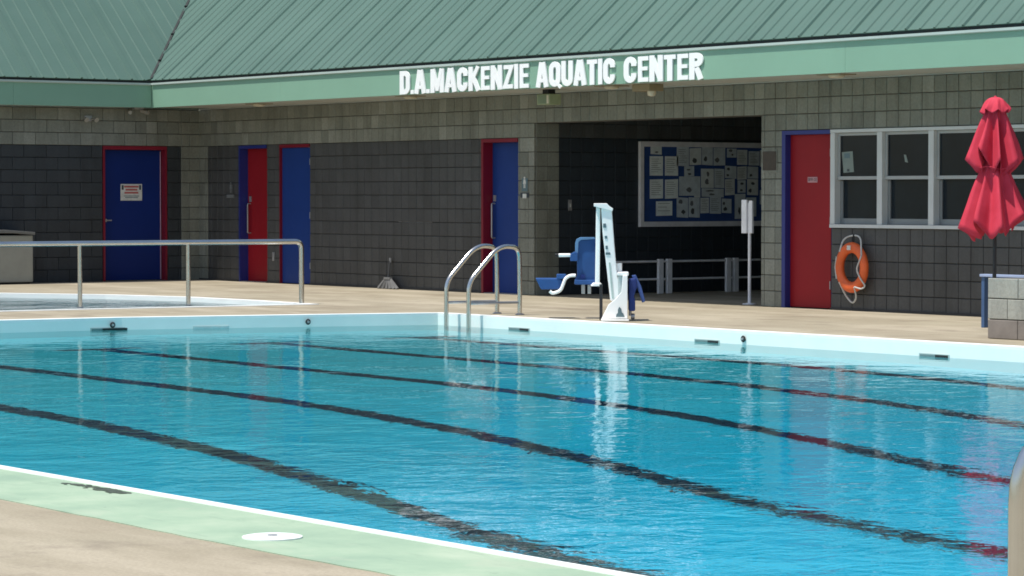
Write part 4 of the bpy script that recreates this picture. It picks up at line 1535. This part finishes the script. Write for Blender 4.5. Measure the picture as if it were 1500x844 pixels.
MB().tube([(Lp(913.5, 0)[0], 0.0, Lp(0, 398)[1]), (Lp(913.5, 0)[0], 0.0, Lp(0, 386)[1])], 0.036, 14).build('actuator', m_white, t, smooth=True)
MB().tube([(Lp(915, 0)[0], 0.02, Lp(0, 425)[1]), (Lp(906, 0)[0], 0.02, Lp(0, 395)[1])], 0.022, 12).build('actuator_rod', m_white, t, smooth=True)
# seat, swung back over the deck
SD = 0.62
pts = [(850, 358), (852, 352), (857, 349.5), (880.4, 349.5), (880.4, 417), (856, 417), (850.5, 414), (849.5, 408), (852, 404), (852, 382), (849.5, 378)]
plate('backrest', pts, SD - 0.05, SD + 0.05, m_seat, 0.014)
plate('backrest_rim', [(849, 380), (849.2, 357), (851, 351), (856.5, 348), (878, 348), (878, 351), (858, 352), (854, 355), (853, 380)], SD - 0.075, SD - 0.051, simple('lighter blue edge', lin((95, 135, 175)), 0.5), 0.004)  # paler rim along the top and left of the backrest
plate('seat_base', [(848, 417), (880, 417), (880, 410), (849, 410)], SD - 0.12, SD + 0.2, m_seat, 0.01)
def tb(name, pts, d, r_, mat, rad=0.0):
    q = [(Lp(x, y, d)[0], d, Lp(x, y, d)[1]) for x, y in pts]
    if rad:
        q = bend(q, rad, 5)
    MB().tube(q, r_, 12).build(name, mat, t, smooth=True)
hx, hz = Lp(860, 406, SD - 0.1)
MB().tube([(hx, SD - 0.09, hz), (hx, SD - 0.045, hz)], 0.030, 14).build('hub', m_seat_d, t, smooth=True)
plate('arm_bracket', [(842, 383), (853, 383), (853, 371), (848, 369), (842, 373)], SD - 0.13, SD - 0.02, m_seat, 0.008)
tb('armrest', [(825, 374.5), (842, 374.5)], SD - 0.08, 0.021, m_white)
tb('armrest_tip', [(820, 374), (825, 374.5)], SD - 0.08, 0.018, m_black)
plate('footrest', [(791, 408), (827, 408), (833, 416), (829, 424), (799, 424)], SD - 0.06, SD + 0.26, m_seat, 0.012)
plate('footrest_clip', [(822, 409), (836, 409), (836, 402), (822, 402)], SD - 0.08, SD + 0.1, m_seat, 0.01)
tb('leg_tube', [(812, 427), (816, 430.5), (828, 427), (835, 408), (842, 404), (850, 404)], SD - 0.10, 0.019, m_white, 0.05)
for a in (861, 870):
    plate('seat_leg', [(a - 2.6, 431), (a + 2.6, 431), (a + 2.6, 417.3), (a - 2.6, 417.3)], SD - 0.03, SD + 0.02, simple('grey leg', (0.5, 0.5, 0.5, 1), 0.5), 0.004)
ax0, az0 = Lp(884, 360, 0.24)
MB().box(ax0 - 0.02, ax0 + 0.02, 0.242, SD - 0.04, az0 - 0.03, az0 + 0.03).build('link_bar', m_seat_d, t, bevel=0.004)
MB().box(Lp(885, 0)[0], Lp(889.6, 0)[0], 0.0, 0.035, 0.0, Lp(0, 417)[1]).build('support_pole', m_black, t, bevel=0.004)
# blue strap harness and folded chair arm on the right side
plate('side_pack', [(927.5, 456), (937, 456), (937, 440), (935, 434), (940, 420), (938, 407), (927.5, 409)], -0.08, 0.12, m_seat_d, 0.02)
plate('side_pack_strap', [(932, 404), (938, 403), (946, 420), (952, 442), (947.5, 444), (941, 424), (935, 412)], -0.03, 0.05, simple('slate blue strap', lin((62, 88, 150)), 0.6, 0, 0.1, 6), 0.008)
MB().tube([(Lp(930, 0)[0], 0.0, Lp(0, 456)[1]), (Lp(930, 0)[0], 0.0, 0.05)], 0.018, 10).build('caster_stem', m_steel_d, t, smooth=True)
MB().tube([(Lp(935, 0)[0] - 0.03, 0.0, 0.04), (Lp(935, 0)[0] + 0.012, 0.0, 0.04)], 0.036, 14).build('caster', m_steel_d, t, smooth=True)
